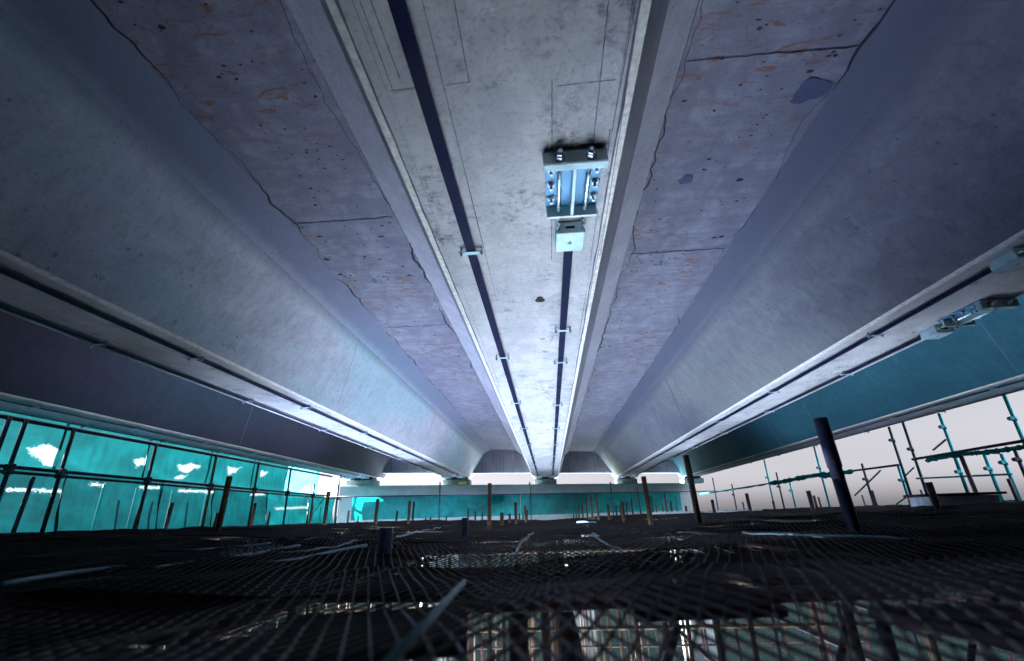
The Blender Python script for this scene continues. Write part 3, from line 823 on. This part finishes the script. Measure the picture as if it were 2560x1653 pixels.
plist = sorted(POSTS, key=lambda p: p[1][0])
cnt = {}
for (t, b, w, mk, lab, sleeve) in plist:
    mid = ((t[0] + b[0]) / 2, (t[1] + b[1]) / 2)
    dep = FPX * 0.048 / w * math.sqrt(1 + ((mid[0] - CX) / FPX) ** 2)
    dep = min(dep, 17.5)
    P = at_depth(mid[0], mid[1], dep)
    x, y = P.x, P.y
    zt = z_over(t[0], t[1], x, y)
    # keep the small lean the post has in the photograph
    Bp = at_depth(b[0], b[1], dep); 
    lean = (at_depth(t[0], t[1], dep).x - Bp.x) / max(.1, zt - zp(x, y))
    lean = max(-.05, min(.05, lean))
    zone = 'the side net' if b[0] < 815 else ("the far net's left half" if b[0] < 1222 else ("the far net's right half" if b[0] < 1530 else ("the far net's sky end" if b[0] < 1700 else 'the open sky')))
    hgt = b[1] - t[1]
    cnt[zone] = cnt.get(zone, 0) + 1
    if lab is None:
        size = 'tall slim' if hgt > 60 and w < 8 else ('tall' if hgt > 60 else ('short thick' if w > 8 else ('short thin' if hgt < 30 else 'slim')))
        colr = {'dark_pole': 'dark', 'rust_pole': 'brown', 'rust_pole2': 'rusty', 'red_pole': 'reddish', 'blue_pole': 'blue-black'}[mk]
        lab = '%s %s post, %s from the left before %s' % (size, colr, ordinal(cnt[zone]), zone)
    base = Vector((x, y, GZ)); h = zt
    mb = MB()
    zb_ = GZ
    zd = zp(x, y)
    lo = Vector((x, y, zb_)); dk = Vector((x, y, zd - .2)); tp = Vector((x + lean * (zt - zd), y, zt))
    near = w > 6
    seg = 20 if w > 12 else (12 if near else 8)
    mb.tube(lo, dk, .024, seg)
    mb.tube(dk - Vector((0, 0, .001)), tp, .024, seg, hollow=.0205 if near else 0)
    if sleeve:
        root = empty('scaffold_post', lo, lab, 'post', 'scaffold posts standing up through the deck')
        mb.build('tube', M[mk], root, lo)
        q = MB(); d = (tp - dk).normalized()
        q.tube(tp - d * .20, tp + d * .004, .0275, seg, hollow=.0245); q.build('sleeve', M[mk], root, lo)
    else:
        o = mb.build('scaffold_post', M[mk], None, lo)
        tag(o, lab, 'post', 'scaffold posts standing up through the deck')

# scaffold tubes below the deck
ru = random.Random(5)
def tube_thing(name, p, q, r, mat, label, cat, group, seg=10):
    mb = MB(); mb.tube(p, q, r, seg); o = mb.build(name, M[mat], None, p)
    return tag(o, label, cat, group)
LB = 'rust-brown scaffold standard seen through the mesh, carrying the deck from below'
for i in range(9):
    for j in range(8):
        x = -6.2 + i * 1.55 + ru.uniform(-.1, .1); y = 1.25 + j * 1.75 + ru.uniform(-.1, .1)
        if abs(x) > 1.6 + 1.2 * y: continue
        tube_thing('scaffold_standard', (x, y, GZ), (x, y, -.19), .024, ru.choice(['rust_pole', 'rust_pole2', 'red_pole']), LB, 'scaffold pole', 'scaffold standards below the deck')
for k, z in enumerate((-.19, -1.35, -2.7)):
    for j in range(8):
        y = 1.95 + j * 1.75
        xx = min(6.6, 2.2 + 1.2 * y)
        tube_thing('scaffold_ledger', (-xx, y, z - .03), (xx, y + ru.uniform(-.05, .05), z - .03), .024, ru.choice(['rust_pole', 'rust_pole2']),
                   'rusty ledger tube running across under the deck mesh, joining the standards', 'scaffold tube', 'ledger tubes below the deck')
    for i in range(9):
        x = -6.2 + i * 1.55 + .03
        tube_thing('scaffold_runner', (x, max(.6, (abs(x) - 1.6) / 1.2), z - .08), (x, 15.5, z - .08), .024, ru.choice(['rust_pole', 'dark_pole']),
                   'rusty runner tube running lengthwise under the deck mesh', 'scaffold tube', 'runner tubes below the deck')
for k in range(7):
    x = -3 + k * 1.3
    tube_thing('scaffold_brace', (x, 2.6 + .6 * k, GZ + .5), (x + 2.4, 2.6 + .6 * k, -.6), .024, 'dark_pole',
               'dark diagonal brace below the deck mesh', 'scaffold tube', 'diagonal braces below the deck')

# ------------------------------------------------------------------ loose bars, wires, scraps on the deck
def lay(pts, r, name, mat, label, cat, lift=.012, seg=6, group=None, jitter=0.0):
    """a bent bar lying on the deck; pts are (pixel x, pixel y) on the deck"""
    out = []
    for (px, py) in pts:
        z = -.1
        for _ in range(12):
            p = on_z(px, py, z); z = 0.5 * z + 0.5 * (zp(p.x, p.y) + lift)
        out.append(on_z(px, py, z))
    fine_ = []
    for a, b in zip(out[:-1], out[1:]):
        for i in range(5):
            t = i / 5; q = a.lerp(b, t)
            fine_.append(q + Vector((jitter * noise.noise(Vector((q.y * 9, q.x * 9, 1))), 0, jitter * .6 * noise.noise(Vector((q.y * 9, q.x * 9, 7))))))
    fine_.append(out[-1])
    mb = MB(); mb.path(fine_, r, seg); o = mb.build(name, M[mat], None, fine_[0])
    return tag(o, label, cat, group)
def cL(x, y): return (x * .5367, 1250 + y * .5367)
def cR(x, y): return (1280 + x * .5367, 1250 + y * .5367)
# the straight bar pointing at the camera
p0, p1 = at_depth(1160, 1455, .80), at_depth(930, 1700, .27)
mb = MB(); mb.tube(p1, p0, .0042, 10); tag(mb.build('steel_bar', M['bar'], None, p1), 'straight blue-grey steel bar lying on the mesh in the foreground', 'steel bar', 'loose bars on the deck')
lay([cL(0, 395), cL(300, 345), cL(600, 310), cL(860, 283)], .006, 'steel_bar', 'bar', 'long blue-grey bar lying across the mesh at the lower left', 'steel bar', .02, 8, 'loose bars on the deck')
lay([cL(720, 322), cL(900, 293), cL(1100, 268), cL(1240, 240), cL(1395, 213)], .007, 'steel_bar', 'bar', 'bent bar wrapped with curls of tie wire, left of the pipe stub', 'steel bar', .02, 8, 'loose bars on the deck', .01)
lay([cL(1215, 306), cL(1400, 280), cL(1570, 240), cL(1705, 212)], .008, 'steel_bar', 'bar', 'thick teal-grey bar ending in wire strands beside the pipe stub', 'steel bar', .02, 8, 'loose bars on the deck')
lay([cL(740, 236), cL(900, 234), cL(1100, 220), cL(1260, 200)], .005, 'steel_bar', 'bar', 'thin grey-blue bar farther out toward the side net', 'steel bar', .02, 6, 'loose bars on the deck')
lay([cL(1300, 243), cL(1450, 235), cL(1600, 208), cL(1660, 186), cL(1760, 188)], .004, 'tie_wire', 'wire', 'pale kinked wire running to the pipe stub', 'wire', .02, 6, 'wires on the deck', .02)
lay([cL(1840, 175), cL(1900, 160), cL(1965, 143), cL(2000, 138), cL(2045, 128), cL(2100, 115), cL(2140, 118)], .005, 'tie_wire', 'wire', 'twisted pale wire pair running away past the second pipe stub', 'wire', .02, 6, 'wires on the deck', .03)
lay([cL(1330, 174), cL(1400, 182), cL(1480, 178), cL(1550, 180)], .004, 'tie_wire', 'wire', 'thin pale wire lying flat left of the middle', 'wire', .02, 6, 'wires on the deck', .01)
lay([cR(15, 268), cR(42, 190), cR(70, 175), cR(98, 152)], .005, 'tie_wire', 'wire', 'forked pale twig-like wire standing off the mesh in the middle', 'wire', .03, 6, 'wires on the deck', .01)
lay([cR(345, 108), cR(375, 165), cR(440, 205), cR(520, 240), cR(640, 290), cR(770, 375)], .0035, 'tie_wire', 'bar', 'long thin dark blue wire curving toward the camera right of the middle', 'wire', .02, 6, 'wires on the deck', .01)
lay([cR(1080, 150), cR(1300, 160), cR(1600, 175), cR(1860, 186)], .006, 'steel_bar', 'bar', 'dim bar lying across the dark deck at the right', 'steel bar', .02, 6, 'loose bars on the deck', .01)
# curls of tie wire on the wrapped bar
cu = MB(); r = random.Random(3)
for k in range(16):
    px, py = cL(1060 + k * 15 + r.uniform(-8, 8), 268 - k * 2.2)
    z = -.08
    for _ in range(8):
        p = on_z(px, py, z); z = .5 * z + .5 * (zp(p.x, p.y) + .03)
    p = on_z(px, py, z); a0 = r.uniform(0, 6)
    cu.path([p + Vector((.02 * math.cos(a0 + t * .7), .02 * math.sin(a0 + t * .5), .012 * math.sin(t) + .004 * t)) for t in range(9)], .0015, 5)
tag(cu.build('tie_wire', M['wire'], None, cu.v[0]), 'curled tangle of thin tie wire around the bent bar', 'wire', 'wires on the deck')
# pale scraps
def scrap(px, py, sx, sy, label, mat='pale_sheet', lift=.02, rot=0):
    z = -.08
    for _ in range(10):
        p = on_z(px, py, z); z = .5 * z + .5 * (zp(p.x, p.y) + lift)
    p = on_z(px, py, z); mb = MB(); n = 6
    for i in range(n):
        for j in range(4):
            def Q(a, b):
                u, v = a / n - .5, b / 4 - .5
                return p + Vector((sx * u, sy * v, .02 * noise.noise(Vector((u * 3 + px, v * 3, 1)))))
            mb.quad(Q(i, j), Q(i+1, j), Q(i+1, j+1), Q(i, j+1), smooth=True)
    return tag(mb.build('plastic_scrap', M[mat], None, p), label, 'scrap')
scrap(*cR(365, 165), .10, .12, 'small white plastic scrap on the mesh beside the curving wire')
scrap(*cR(345, 103), .22, .16, 'crumpled teal-grey plastic heap where the curving wire begins', 'zinc', .05)
scrap(*cR(692, 245), .05, .06, 'tiny bright white scrap on the deck right of the curving wire')
# pale sheet lying at the right end of the far net
a = [on_z(px, py, -.035) for px, py in ((1640, 1297), (1880, 1286), (1866, 1283), (1680, 1291))]
a = [Vector((q.x, q.y, zp(q.x, q.y) + .035)) for q in a]
cen = sum(a, Vector()) / 4
mb = MB(); sx = 1.2
mb.box((-.85, -.45, 0), (.85, .45, .03))
o = mb.build('pale_board', M['pale_sheet'], None, (0, 0, 0), bevel=.004)
q = at_depth(1760, 1289, 8.5); o.location = (q.x, q.y, zp(q.x, q.y) + .03); o.rotation_euler = (0, 0, .1)
tag(o, 'pale flat board lying on the deck before the right end of the far net', 'board')
# pale block with a dark plank on it, at the right edge
q = at_depth(2392, 1262, 4.2)
zb_ = zp(q.x, q.y) + .01
root = empty('formwork_box', (q.x, q.y, zb_), 'low pale streaked formwork box with a dark plank on top at the right', 'formwork box')
a = MB(); a.box((-.31, -.12, 0), (.28, .12, .085)); a.build('box_body', M['pale_block'], root, (0, 0, 0), bevel=.004, local=True)
a = MB(); a.box((-.34, -.14, .088), (.34, .14, .108)); a.build('top_plank', M['board'], root, (0, 0, 0), bevel=.004, local=True)
a = MB(); a.box((-.22, -.17, -.012), (.32, -.125, .010)); a.build('foot_plank', M['board_red'], root, (0, 0, 0), bevel=.003, local=True)
for k in range(9):
    a = MB(); x = -.305 + k * .02; a.box((x, -.126, .01 + .004 * (k % 3)), (x + .010, -.121, .08)); a.build('mortar_drip', M['pale_sheet'], root, (0, 0, 0), local=True)

# ------------------------------------------------------------------ debris nets
def net_sheet(name, fn, nu, nv, mat, label, group, tears=(), wr=.03, origin=None, sd=0, jit=1.0):
    V = []; T = []
    for j in range(nv + 1):
        for i in range(nu + 1):
            u, v = i / nu, j / nv
            p, n = fn(u, v)
            w = wr * (noise.noise(Vector((p.x * 1.3 + p.y * 1.3, p.z * 2.2, sd))) + .4 * noise.noise(Vector((p.y * 5 + p.x * 5, p.z * 1.5, sd + 4))))
            V.append(p + n * w)
            t = 0.0
            jx, jy = jit * .035 * noise.noise(Vector((u * 9, v * 5, sd))), jit * .07 * noise.noise(Vector((u * 9, v * 5, sd + 9)))
            for poly in tears:
                uu, vv = u + jx, v + jy; ins = False; dm = 9
                for (a0, b0), (a1, b1) in zip(poly, poly[1:] + poly[:1]):
                    if (b0 > vv) != (b1 > vv) and uu < (a1 - a0) * (vv - b0) / (b1 - b0) + a0: ins = not ins
                    ex, ey = a1 - a0, b1 - b0; q = max(0, min(1, ((uu - a0) * ex + (vv - b0) * ey) / (ex * ex + ey * ey + 1e-9)))
                    dm = min(dm, math.hypot(uu - a0 - q * ex, vv - b0 - q * ey))
                t = max(t, .5 + (dm if ins else -dm) * 7)
            T.append(max(0.0, t))
    F = [(j*(nu+1)+i, j*(nu+1)+i+1, (j+1)*(nu+1)+i+1, (j+1)*(nu+1)+i) for j in range(nv) for i in range(nu)]
    o0 = origin or V[0]
    me = bpy.data.meshes.new(name); me.from_pydata([tuple(p - o0) for p in V], [], F)
    me.polygons.foreach_set('use_smooth', [True] * len(F))
    at = me.attributes.new('tear', 'FLOAT', 'POINT'); at.data.foreach_set('value', T)
    me.materials.append(M[mat]); me.update()
    o = bpy.data.objects.new(name, me); COL.objects.link(o); o.location = o0
    return tag(o, label, 'debris net', group)
XN = -6.98
pole_px = [c0(40, 380), c0(147, 420), c0(485, 475), c0(1058, 590), c0(1478, 665), c0(1770, 740), c0(1998, 765), c0(2168, 825), c0(2335, 862)]
ypole = [on_x(px, py, XN).y for px, py in pole_px]
ymax = ypole[-1]
ZR, ZM = 1.432, 0.80
ZN = 1.56
NX = Vector((1, 0, 0))
def side(y0, y1, z0, z1, sag=0.0):
    def fn(u, v):
        y = y0 + (y1 - y0) * u; z = z0 + (z1 - z0) * v
        z += sag * math.sin(PI * u) * (v - .5)
        bulge = .10 * (1 - v) ** 3 if z0 < .3 else 0
        return Vector((XN - .05 + bulge, y, z)), NX
    return fn
def uv_of(px, py, y0, y1, z0, z1):
    p = on_x(px, py, XN - .05); return ((p.y - y0) / (y1 - y0), (p.z - z0) / (z1 - z0))
splits = [ypole[0] - 1.9, ypole[2], ypole[3], ypole[4], ypole[5], ypole[6], ypole[7] + .5]
holes = [[[(200,605),(330,590),(420,625),(570,628),(520,660),(440,690),(400,740),(310,735),(270,690)]], [[(940,680),(1025,690),(1010,720),(945,750)]],
         [[(1240,730),(1390,722),(1370,750),(1300,775),(1240,770)], [(1210,820),(1260,795),(1300,790),(1240,838)]], [[(1575,740),(1670,745),(1640,775),(1580,800)]],
         [[(1810,775),(1870,772),(1855,800),(1810,815)]], [[(2070,920),(2110,880),(2160,845),(2155,925)], [(1890,890),(1905,840),(1930,880),(1960,900)]]]
NG = 'teal debris nets hung along the side scaffold'
uplab = ['upper teal net sheet at the picture edge with a torn bright opening', 'upper teal net sheet with one small bright tear beside the second dark pole',
         'upper teal net sheet with an arrow-shaped bright tear', 'upper teal net sheet with a ragged pale tear, fourth along the rail',
         'upper teal net sheet with a small square tear, fifth along the rail', 'upper net sheet of pale torn film where the side net ends']
for k in range(6):
    y0, y1 = splits[k] - .02, splits[k+1] + .02
    te = []
    for poly in holes[k]:
        te.append([uv_of(*c0(*q), y0, y1, ZM, ZN) for q in poly])
    net_sheet('debris_net', side(y0, y1, ZM, ZN), 150, 44, 'film' if k == 5 else 'net', uplab[k], NG, te, .05, sd=k)
dnlab = ['lower teal net sheet at the picture edge, bulging onto the deck', 'lower teal net sheet with a white tube behind it, between the dark poles', 'lower teal net sheet behind the ochre-rusty post',
         'lower teal net sheet with pale folds low down', 'lower teal net sheet with a short pale slit, next to the net end', 'lower teal net sheet where the side net ends']
splits2 = [ypole[0] - 1.9, ypole[2] + .2, ypole[3] + .5, ypole[4] + .3, ypole[5] + .8, ypole[7], ymax]
for k in range(6):
    y0, y1 = splits2[k] - .02, splits2[k+1] + .02
    te = []
    for (ax, ay), (bx, by) in (((20, 899), (470, 911)), ((630, 862), (730, 866)), ((965, 882), (1215, 892)), ((1240, 905), (1510, 917)), ((1905, 1032), (2135, 1022)), ((1740, 932), (1840, 932))):
        yc = on_x(*c0((ax + bx) / 2, (ay + by) / 2), XN).y
        if y0 <= yc < y1:
            te.append([uv_of(*c0(*q), y0, y1, -.10, ZM + .02) for q in ((ax, ay - 9), (bx, by - 9), (bx, by + 9), (ax, ay + 9))])
    net_sheet('debris_net', side(y0, y1, -.10, ZM + .02), 140, 60, 'net_dark' if k < 4 else 'net', dnlab[k], NG, te, .06, sd=20 + k, jit=.12)

# tubes of the side scaffold
SG = 'tubes of the side scaffold with the teal net'
tube_thing('rail_tube', (XN + .045, ypole[0] - 1.9, ZR - .035), (XN + .045, ypole[7] + 1.2, ZR - .035), .030, 'navy_tube', 'blue top rail tube of the side net, just under the dim outer beam', 'scaffold tube', SG, 12)
root_y = ypole[0] - 1.9
tube_thing('rail_tube', (XN + .03, root_y, ZM), (XN + .03, ymax + .4, ZM), .024, 'navy_tube', 'dark middle rail tube between upper and lower side nets', 'scaffold tube', SG, 12)
tube_thing('rail_tube', (XN + .09, root_y, ZM - .07), (XN + .09, ymax + .4, ZM - .07), .020, 'dark_pole', 'second dark rail tube just below the middle rail of the side net', 'scaffold tube', SG, 12)
mats_ = ['navy_tube', 'navy_tube', 'dark_pole', 'dark_pole', 'rust_pole2', 'dark_pole', 'navy_tube', 'dark_pole', 'navy_tube']
for k, y in enumerate(ypole):
    o = empty('net_pole', (XN + .07, y, -.1), '%s upright pole against the side net, %s from the picture edge' % ('rusty' if mats_[k] == 'rust_pole2' else ('blue' if k in (0, 1, 6, 8) else 'dark'), ordinal(k + 1)), 'scaffold pole', 'upright poles of the side net')
    a = MB(); a.tube((XN + .07, y, -.12), (XN + .07, y, (ZR if k < 6 else (1.12 if k == 7 else ZR)) - .02), .026, 12); a.build('tube', M[mats_[k]], o, o.location)
    a = MB(); a.box((XN + .02, y - .035, ZM - .10), (XN + .125, y + .035, ZM + .035)); a.build('coupler', M['navy_tube'], o, o.location, bevel=.012)
# row of pale tubes outside the net
for k, (px, py) in enumerate((c0(680, 1030), c0(922, 1010), c0(1190, 950), c0(2140, 990), c0(1430, 950))):
    p = on_x(px, py, XN - .55)
    tube_thing('outer_pole', (XN - .55, p.y, GZ), (XN - .55, p.y, .72), .022, 'white_tube', 'pale galvanised tube glimpsed behind the side net, %s from the picture edge' % ordinal(k + 1), 'scaffold pole', 'pale poles outside the side net')
# far net before the pier cap
nf = Vector((-SK, 1, 0)).normalized()
pf0 = Vector((0, capf(0) - .75, 0))
xa = on_plane(882, 1240, pf0, nf); xb = on_plane(1300, 1240, pf0, nf); xd = on_plane(1700, 1240, pf0, nf)
def far_fn(A, B, z0, z1):
    def fn(u, v):
        p = A.lerp(B, u); sag = .05 * math.sin(PI * u * 2)
        return Vector((p.x, p.y, z0 + (z1 - z0 + .015 * math.sin(u * 9)) * v)), -nf
    return fn
ztop = on_plane(1290, 1236, pf0, nf).z; zbot = on_plane(1290, 1289, pf0, nf).z
net_sheet('debris_net', far_fn(xa, xb, zbot, ztop), 60, 16, 'net_far', 'long teal net hung before the pier cap, its part left of the middle post', 'teal nets before the pier', [], .05, sd=50)
net_sheet('debris_net', far_fn(xb + (xd - xb) * .003, xd, zbot, ztop), 60, 16, 'net_far', 'long teal net hung before the pier cap, its part toward the open sky', 'teal nets before the pier', [], .05, sd=60)
L0 = xa + (xa - xb) * .35; L1_ = xd + (xd - xb) * .35
tube_thing('rail_tube', (L0.x, L0.y - .06, ztop), (L1_.x, L1_.y - .06, ztop), .022, 'navy_tube', 'thin dark rail along the top of the far net', 'scaffold tube', 'tubes of the far net')
for k, (tx, ty, bx, by) in enumerate(((1099, 1206, 1099, 1298), (1326, 1205, 1326, 1296), (1527, 1204, 1532, 1290), (841, 1210, 840, 1306), (1580, 1245, 1582, 1288), (1690, 1240, 1695, 1290))):
    pm = on_plane((tx + bx) / 2, (ty + by) / 2, pf0 - nf * .08, nf)
    zt = z_over(tx, ty, pm.x, pm.y)
    tube_thing('net_pole', (pm.x, pm.y, -.12), (pm.x, pm.y, zt), .022, 'navy_tube', 'thin dark pole holding the far net, %s from the left' % ordinal([1, 2, 3, 0, 4, 5][k] + 1), 'scaffold pole', 'poles of the far net')
# crumpled dark net hanging over the rail
pc = on_plane(1240, 1244, pf0 - nf * .12, nf)
net_sheet('debris_net', lambda u, v: (Vector((pc.x - .22 + .5 * u, pc.y + .1 * u, pc.z + .05 - .26 * v * (1 - .5 * abs(u - .4)))), -nf), 16, 12, 'net_far', 'crumpled dark net bunch hanging on the far rail beside the middle post', 'teal nets before the pier', [[(0, 1), (0, .7), (.2, .9), (.35, 1)], [(.8, 1), (.9, .6), (1, .7), (1, 1)]], .12, sd=70)

# ------------------------------------------------------------------ open scaffold on the right
XR = 6.95
RG = 'teal tubes of the open side scaffold'
def rx(x, y): return on_x(*c7(x, y), XR)
ups = [((2245, 240), (2440, 700), 'teal_tube', 'teal upright at the picture edge of the open scaffold'),
       ((1800, 370), (1885, 630), 'teal_tube', 'teal upright with a diagonal brace above the long ledger'),
       ((1540, 430), (1722, 950), 'navy_tube', 'tall upright, dark above and teal below, where the long ledger starts'),
       ((1905, 680), (2005, 945), 'teal_tube', 'teal upright below the long ledger, before the formwork box'),
       ((2100, 640), (2228, 952), 'teal_tube', 'teal upright below the long ledger beside the slanting dark post'),
       ((2230, 650), (2292, 822), 'teal_tube', 'teal upright with a hook of netting near the picture edge'),
       ((1475, 460), (1502, 722), 'navy_tube', 'thin dark upright above the end of the near-level ledger'),
       ((1520, 735), (1592, 1006), 'teal_tube', 'teal upright below the end of the near-level ledger'),
       ((1262, 718), (1346, 1016), 'navy_tube', 'dark upright carrying a coupler on the near-level ledger'),
       ((930, 590), (1036, 1022), 'teal_tube', 'long teal upright just before the thick leaning post'),
       ((760, 840), (802, 1022), 'teal_tube', 'short teal upright under the rolled net band'),
       ((668, 780), (726, 1046), 'navy_tube', 'dark upright crossing the rolled net band'),
       ((590, 690), (650, 1030), 'teal_tube', 'pale teal upright at the start of the rolled net band'),
       ((360, 860), (396, 1060), 'navy_tube', 'thin dark upright third along the open side from the far net'),
       ((226, 818), (270, 1066), 'navy_tube', 'thin dark upright second along the open side from the far net'),
       ((2322, 605), (2400, 840), 'navy_tube', 'ragged dark upright hanging near the picture edge')]
for (t, b, mk, lab) in ups:
    P = rx((t[0] + b[0]) / 2, (t[1] + b[1]) / 2)
    zt = z_over(*c7(*t), P.x, P.y); zb_ = z_over(*c7(*b), P.x, P.y)
    zt = min(zt, ZB + .6)
    o = empty('scaffold_upright', (XR, P.y, zb_), lab, 'scaffold pole', RG)
    a = MB(); a.tube((XR, P.y, min(zb_, -.06)), (XR, P.y, zt), .024, 12); a.build('tube', M[mk], o, o.location)
    zc_ = zb_ + (zt - zb_) * .62
    a = MB(); a.tube((XR, P.y, zc_ - .028), (XR, P.y, zc_ + .028), .034, 12); a.tube((XR - .045, P.y - .03, zc_ + .01), (XR - .045, P.y + .03, zc_ + .01), .030, 12); a.build('coupler', M['navy_tube'] if mk == 'navy_tube' else M['teal_tube'], o, o.location)
def rtube(a_, b_, mk, lab, r=.022, dx=0):
    p, q_ = on_x(*c7(*a_), XR - dx), on_x(*c7(*b_), XR - dx)
    return tube_thing('scaffold_ledger', p, q_, r, mk, lab, 'scaffold tube', RG)
rtube((1612, 690), (2480, 545), 'navy_tube', 'long dark ledger at the right edge under the teal edge beam', .024, .06)
rtube((1640, 822), (2300, 792), 'teal_tube', 'thin teal ledger below the long dark one', .016, .05)
rtube((1205, 768), (1515, 728), 'navy_tube', 'dark near-level ledger before the open sky', .022, .05)
rtube((140, 930), (1060, 786), 'teal_tube', 'teal ledger inside the rolled net band', .016, .04)
rtube((1392, 765), (1212, 940), 'teal_tube', 'teal diagonal brace below the near-level ledger', .016, .03)
rtube((1622, 745), (1565, 800), 'teal_tube', 'short teal stick slanting beside the tall upright', .014, .03)
rtube((1755, 625), (1842, 553), 'teal_tube', 'short teal brace above the long ledger', .016, .03)
rtube((1570, 950), (1500, 1000), 'teal_tube', 'tiny teal strut at the foot of the teal upright', .014, .03)
# rolled, bunched teal net along the ledgers and along the deck edge
def roll(pts, rad, label, sd):
    out = []
    P3 = [on_x(*c7(*p), XR - .02) for p in pts]
    for a_, b_ in zip(P3[:-1], P3[1:]):
        for i in range(10): out.append(a_.lerp(b_, i / 10))
    out.append(P3[-1])
    V = []; n = len(out)
    mb = MB(); seg = 8; k0 = 0
    for i, p in enumerate(out):
        rr = rad * (.55 + .9 * abs(noise.noise(Vector((i * .35, sd, 0)))) + .3 * noise.noise(Vector((i * 1.1, sd, 4))))
        if i in (0, n - 1): rr *= .4
        for t in range(seg):
            a = 2 * PI * t / seg; r2 = rr * (1 + .35 * noise.noise(Vector((i * .6, t * 1.3, sd))))
            mb.v.append(p + Vector((r2 * .6 * math.cos(a), 0, r2 * math.sin(a))))
    for i in range(n - 1):
        for t in range(seg):
            u = (t + 1) % seg
            mb.f.append((i*seg+t, i*seg+u, (i+1)*seg+u, (i+1)*seg+t)); mb.s.append(True)
    o = mb.build('rolled_net', M['net_roll'], None, out[0])
    return tag(o, label, 'debris net', 'rolled teal nets on the open side')
roll([(140, 932), (300, 908), (460, 886), (620, 856)], .035, 'thin rolled teal net toward the far end of the open side', 1)
roll([(620, 856), (700, 846), (800, 826), (930, 800), (1060, 795), (1200, 770)], .085, 'thick bunched teal net band behind the thick leaning post', 2)
roll([(1700, 700), (1850, 668), (2000, 650), (2130, 640), (2250, 625), (2400, 600)], .055, 'rolled teal net under the long ledger at the right', 3)
roll([(130, 1062), (350, 1052), (600, 1042), (850, 1028), (1100, 1022), (1300, 1016), (1560, 1008)], .03, 'low teal net hem along the deck edge of the open side', 4)
roll([(2240, 985), (2310, 980), (2400, 985)], .035, 'scrap of teal net on the deck edge beside the formwork box', 5)

# ------------------------------------------------------------------ daylight
SUN_EL, SUN_AZ = math.radians(27), math.radians(-70)       # azimuth measured from +Y toward +X
w = bpy.data.worlds.new("World"); S.world = w; w.use_nodes = True
nt = w.node_tree; nt.nodes.clear()
sky = nt.nodes.new('ShaderNodeTexSky'); sky.sky_type = 'NISHITA'; sky.sun_disc = False
sky.sun_elevation = SUN_EL; sky.sun_rotation = SUN_AZ
sky.air_density = 1.2; sky.dust_density = 2.5; sky.ozone_density = 2.0
bg = nt.nodes.new('ShaderNodeBackground'); bg.inputs['Strength'].default_value = 0.12
tc = nt.nodes.new('ShaderNodeTexCoord'); sep = nt.nodes.new('ShaderNodeSeparateXYZ')
nt.links.new(tc.outputs['Generated'], sep.inputs[0])
rmp = nt.nodes.new('ShaderNodeValToRGB')                    # dim lilac haze low down, open bright cloud above
el = rmp.color_ramp.elements
el[0].position = 0.0; el[0].color = (0.086, 0.0835, 0.091, 1)
el[1].position = 0.42; el[1].color = (0.95, 1.0, 1.15, 1)
e = el.new(0.08); e.color = (0.058, 0.0565, 0.062, 1)
e = el.new(0.24); e.color = (0.051, 0.050, 0.0545, 1)
nt.links.new(sep.outputs[2], rmp.inputs[0])
mx = nt.nodes.new('ShaderNodeMix'); mx.data_type = 'RGBA'; mx.blend_type = 'MULTIPLY'; mx.inputs[0].default_value = 1
bw = nt.nodes.new('ShaderNodeRGBToBW'); nt.links.new(sky.outputs[0], bw.inputs[0])
mg = nt.nodes.new('ShaderNodeMix'); mg.data_type = 'RGBA'; mg.inputs[0].default_value = 0.93   # overcast: mostly colourless
nt.links.new(sky.outputs[0], mg.inputs[6]); nt.links.new(bw.outputs[0], mg.inputs[7])
nt.links.new(mg.outputs[2], mx.inputs[6]); nt.links.new(rmp.outputs[0], mx.inputs[7])
nt.links.new(mx.outputs[2], bg.inputs['Color'])
wo = nt.nodes.new('ShaderNodeOutputWorld'); nt.links.new(bg.outputs[0], wo.inputs[0])

sd_ = bpy.data.lights.new('sun', 'SUN'); sd_.energy = 5.0; sd_.angle = math.radians(0.6); sd_.color = (1.0, 0.96, 0.9)
so = bpy.data.objects.new('sun', sd_); COL.objects.link(so)
v = Vector((math.sin(SUN_AZ) * math.cos(SUN_EL), math.cos(SUN_AZ) * math.cos(SUN_EL), math.sin(SUN_EL)))
so.rotation_euler = v.to_track_quat('Z', 'Y').to_euler(); so.location = v * 60
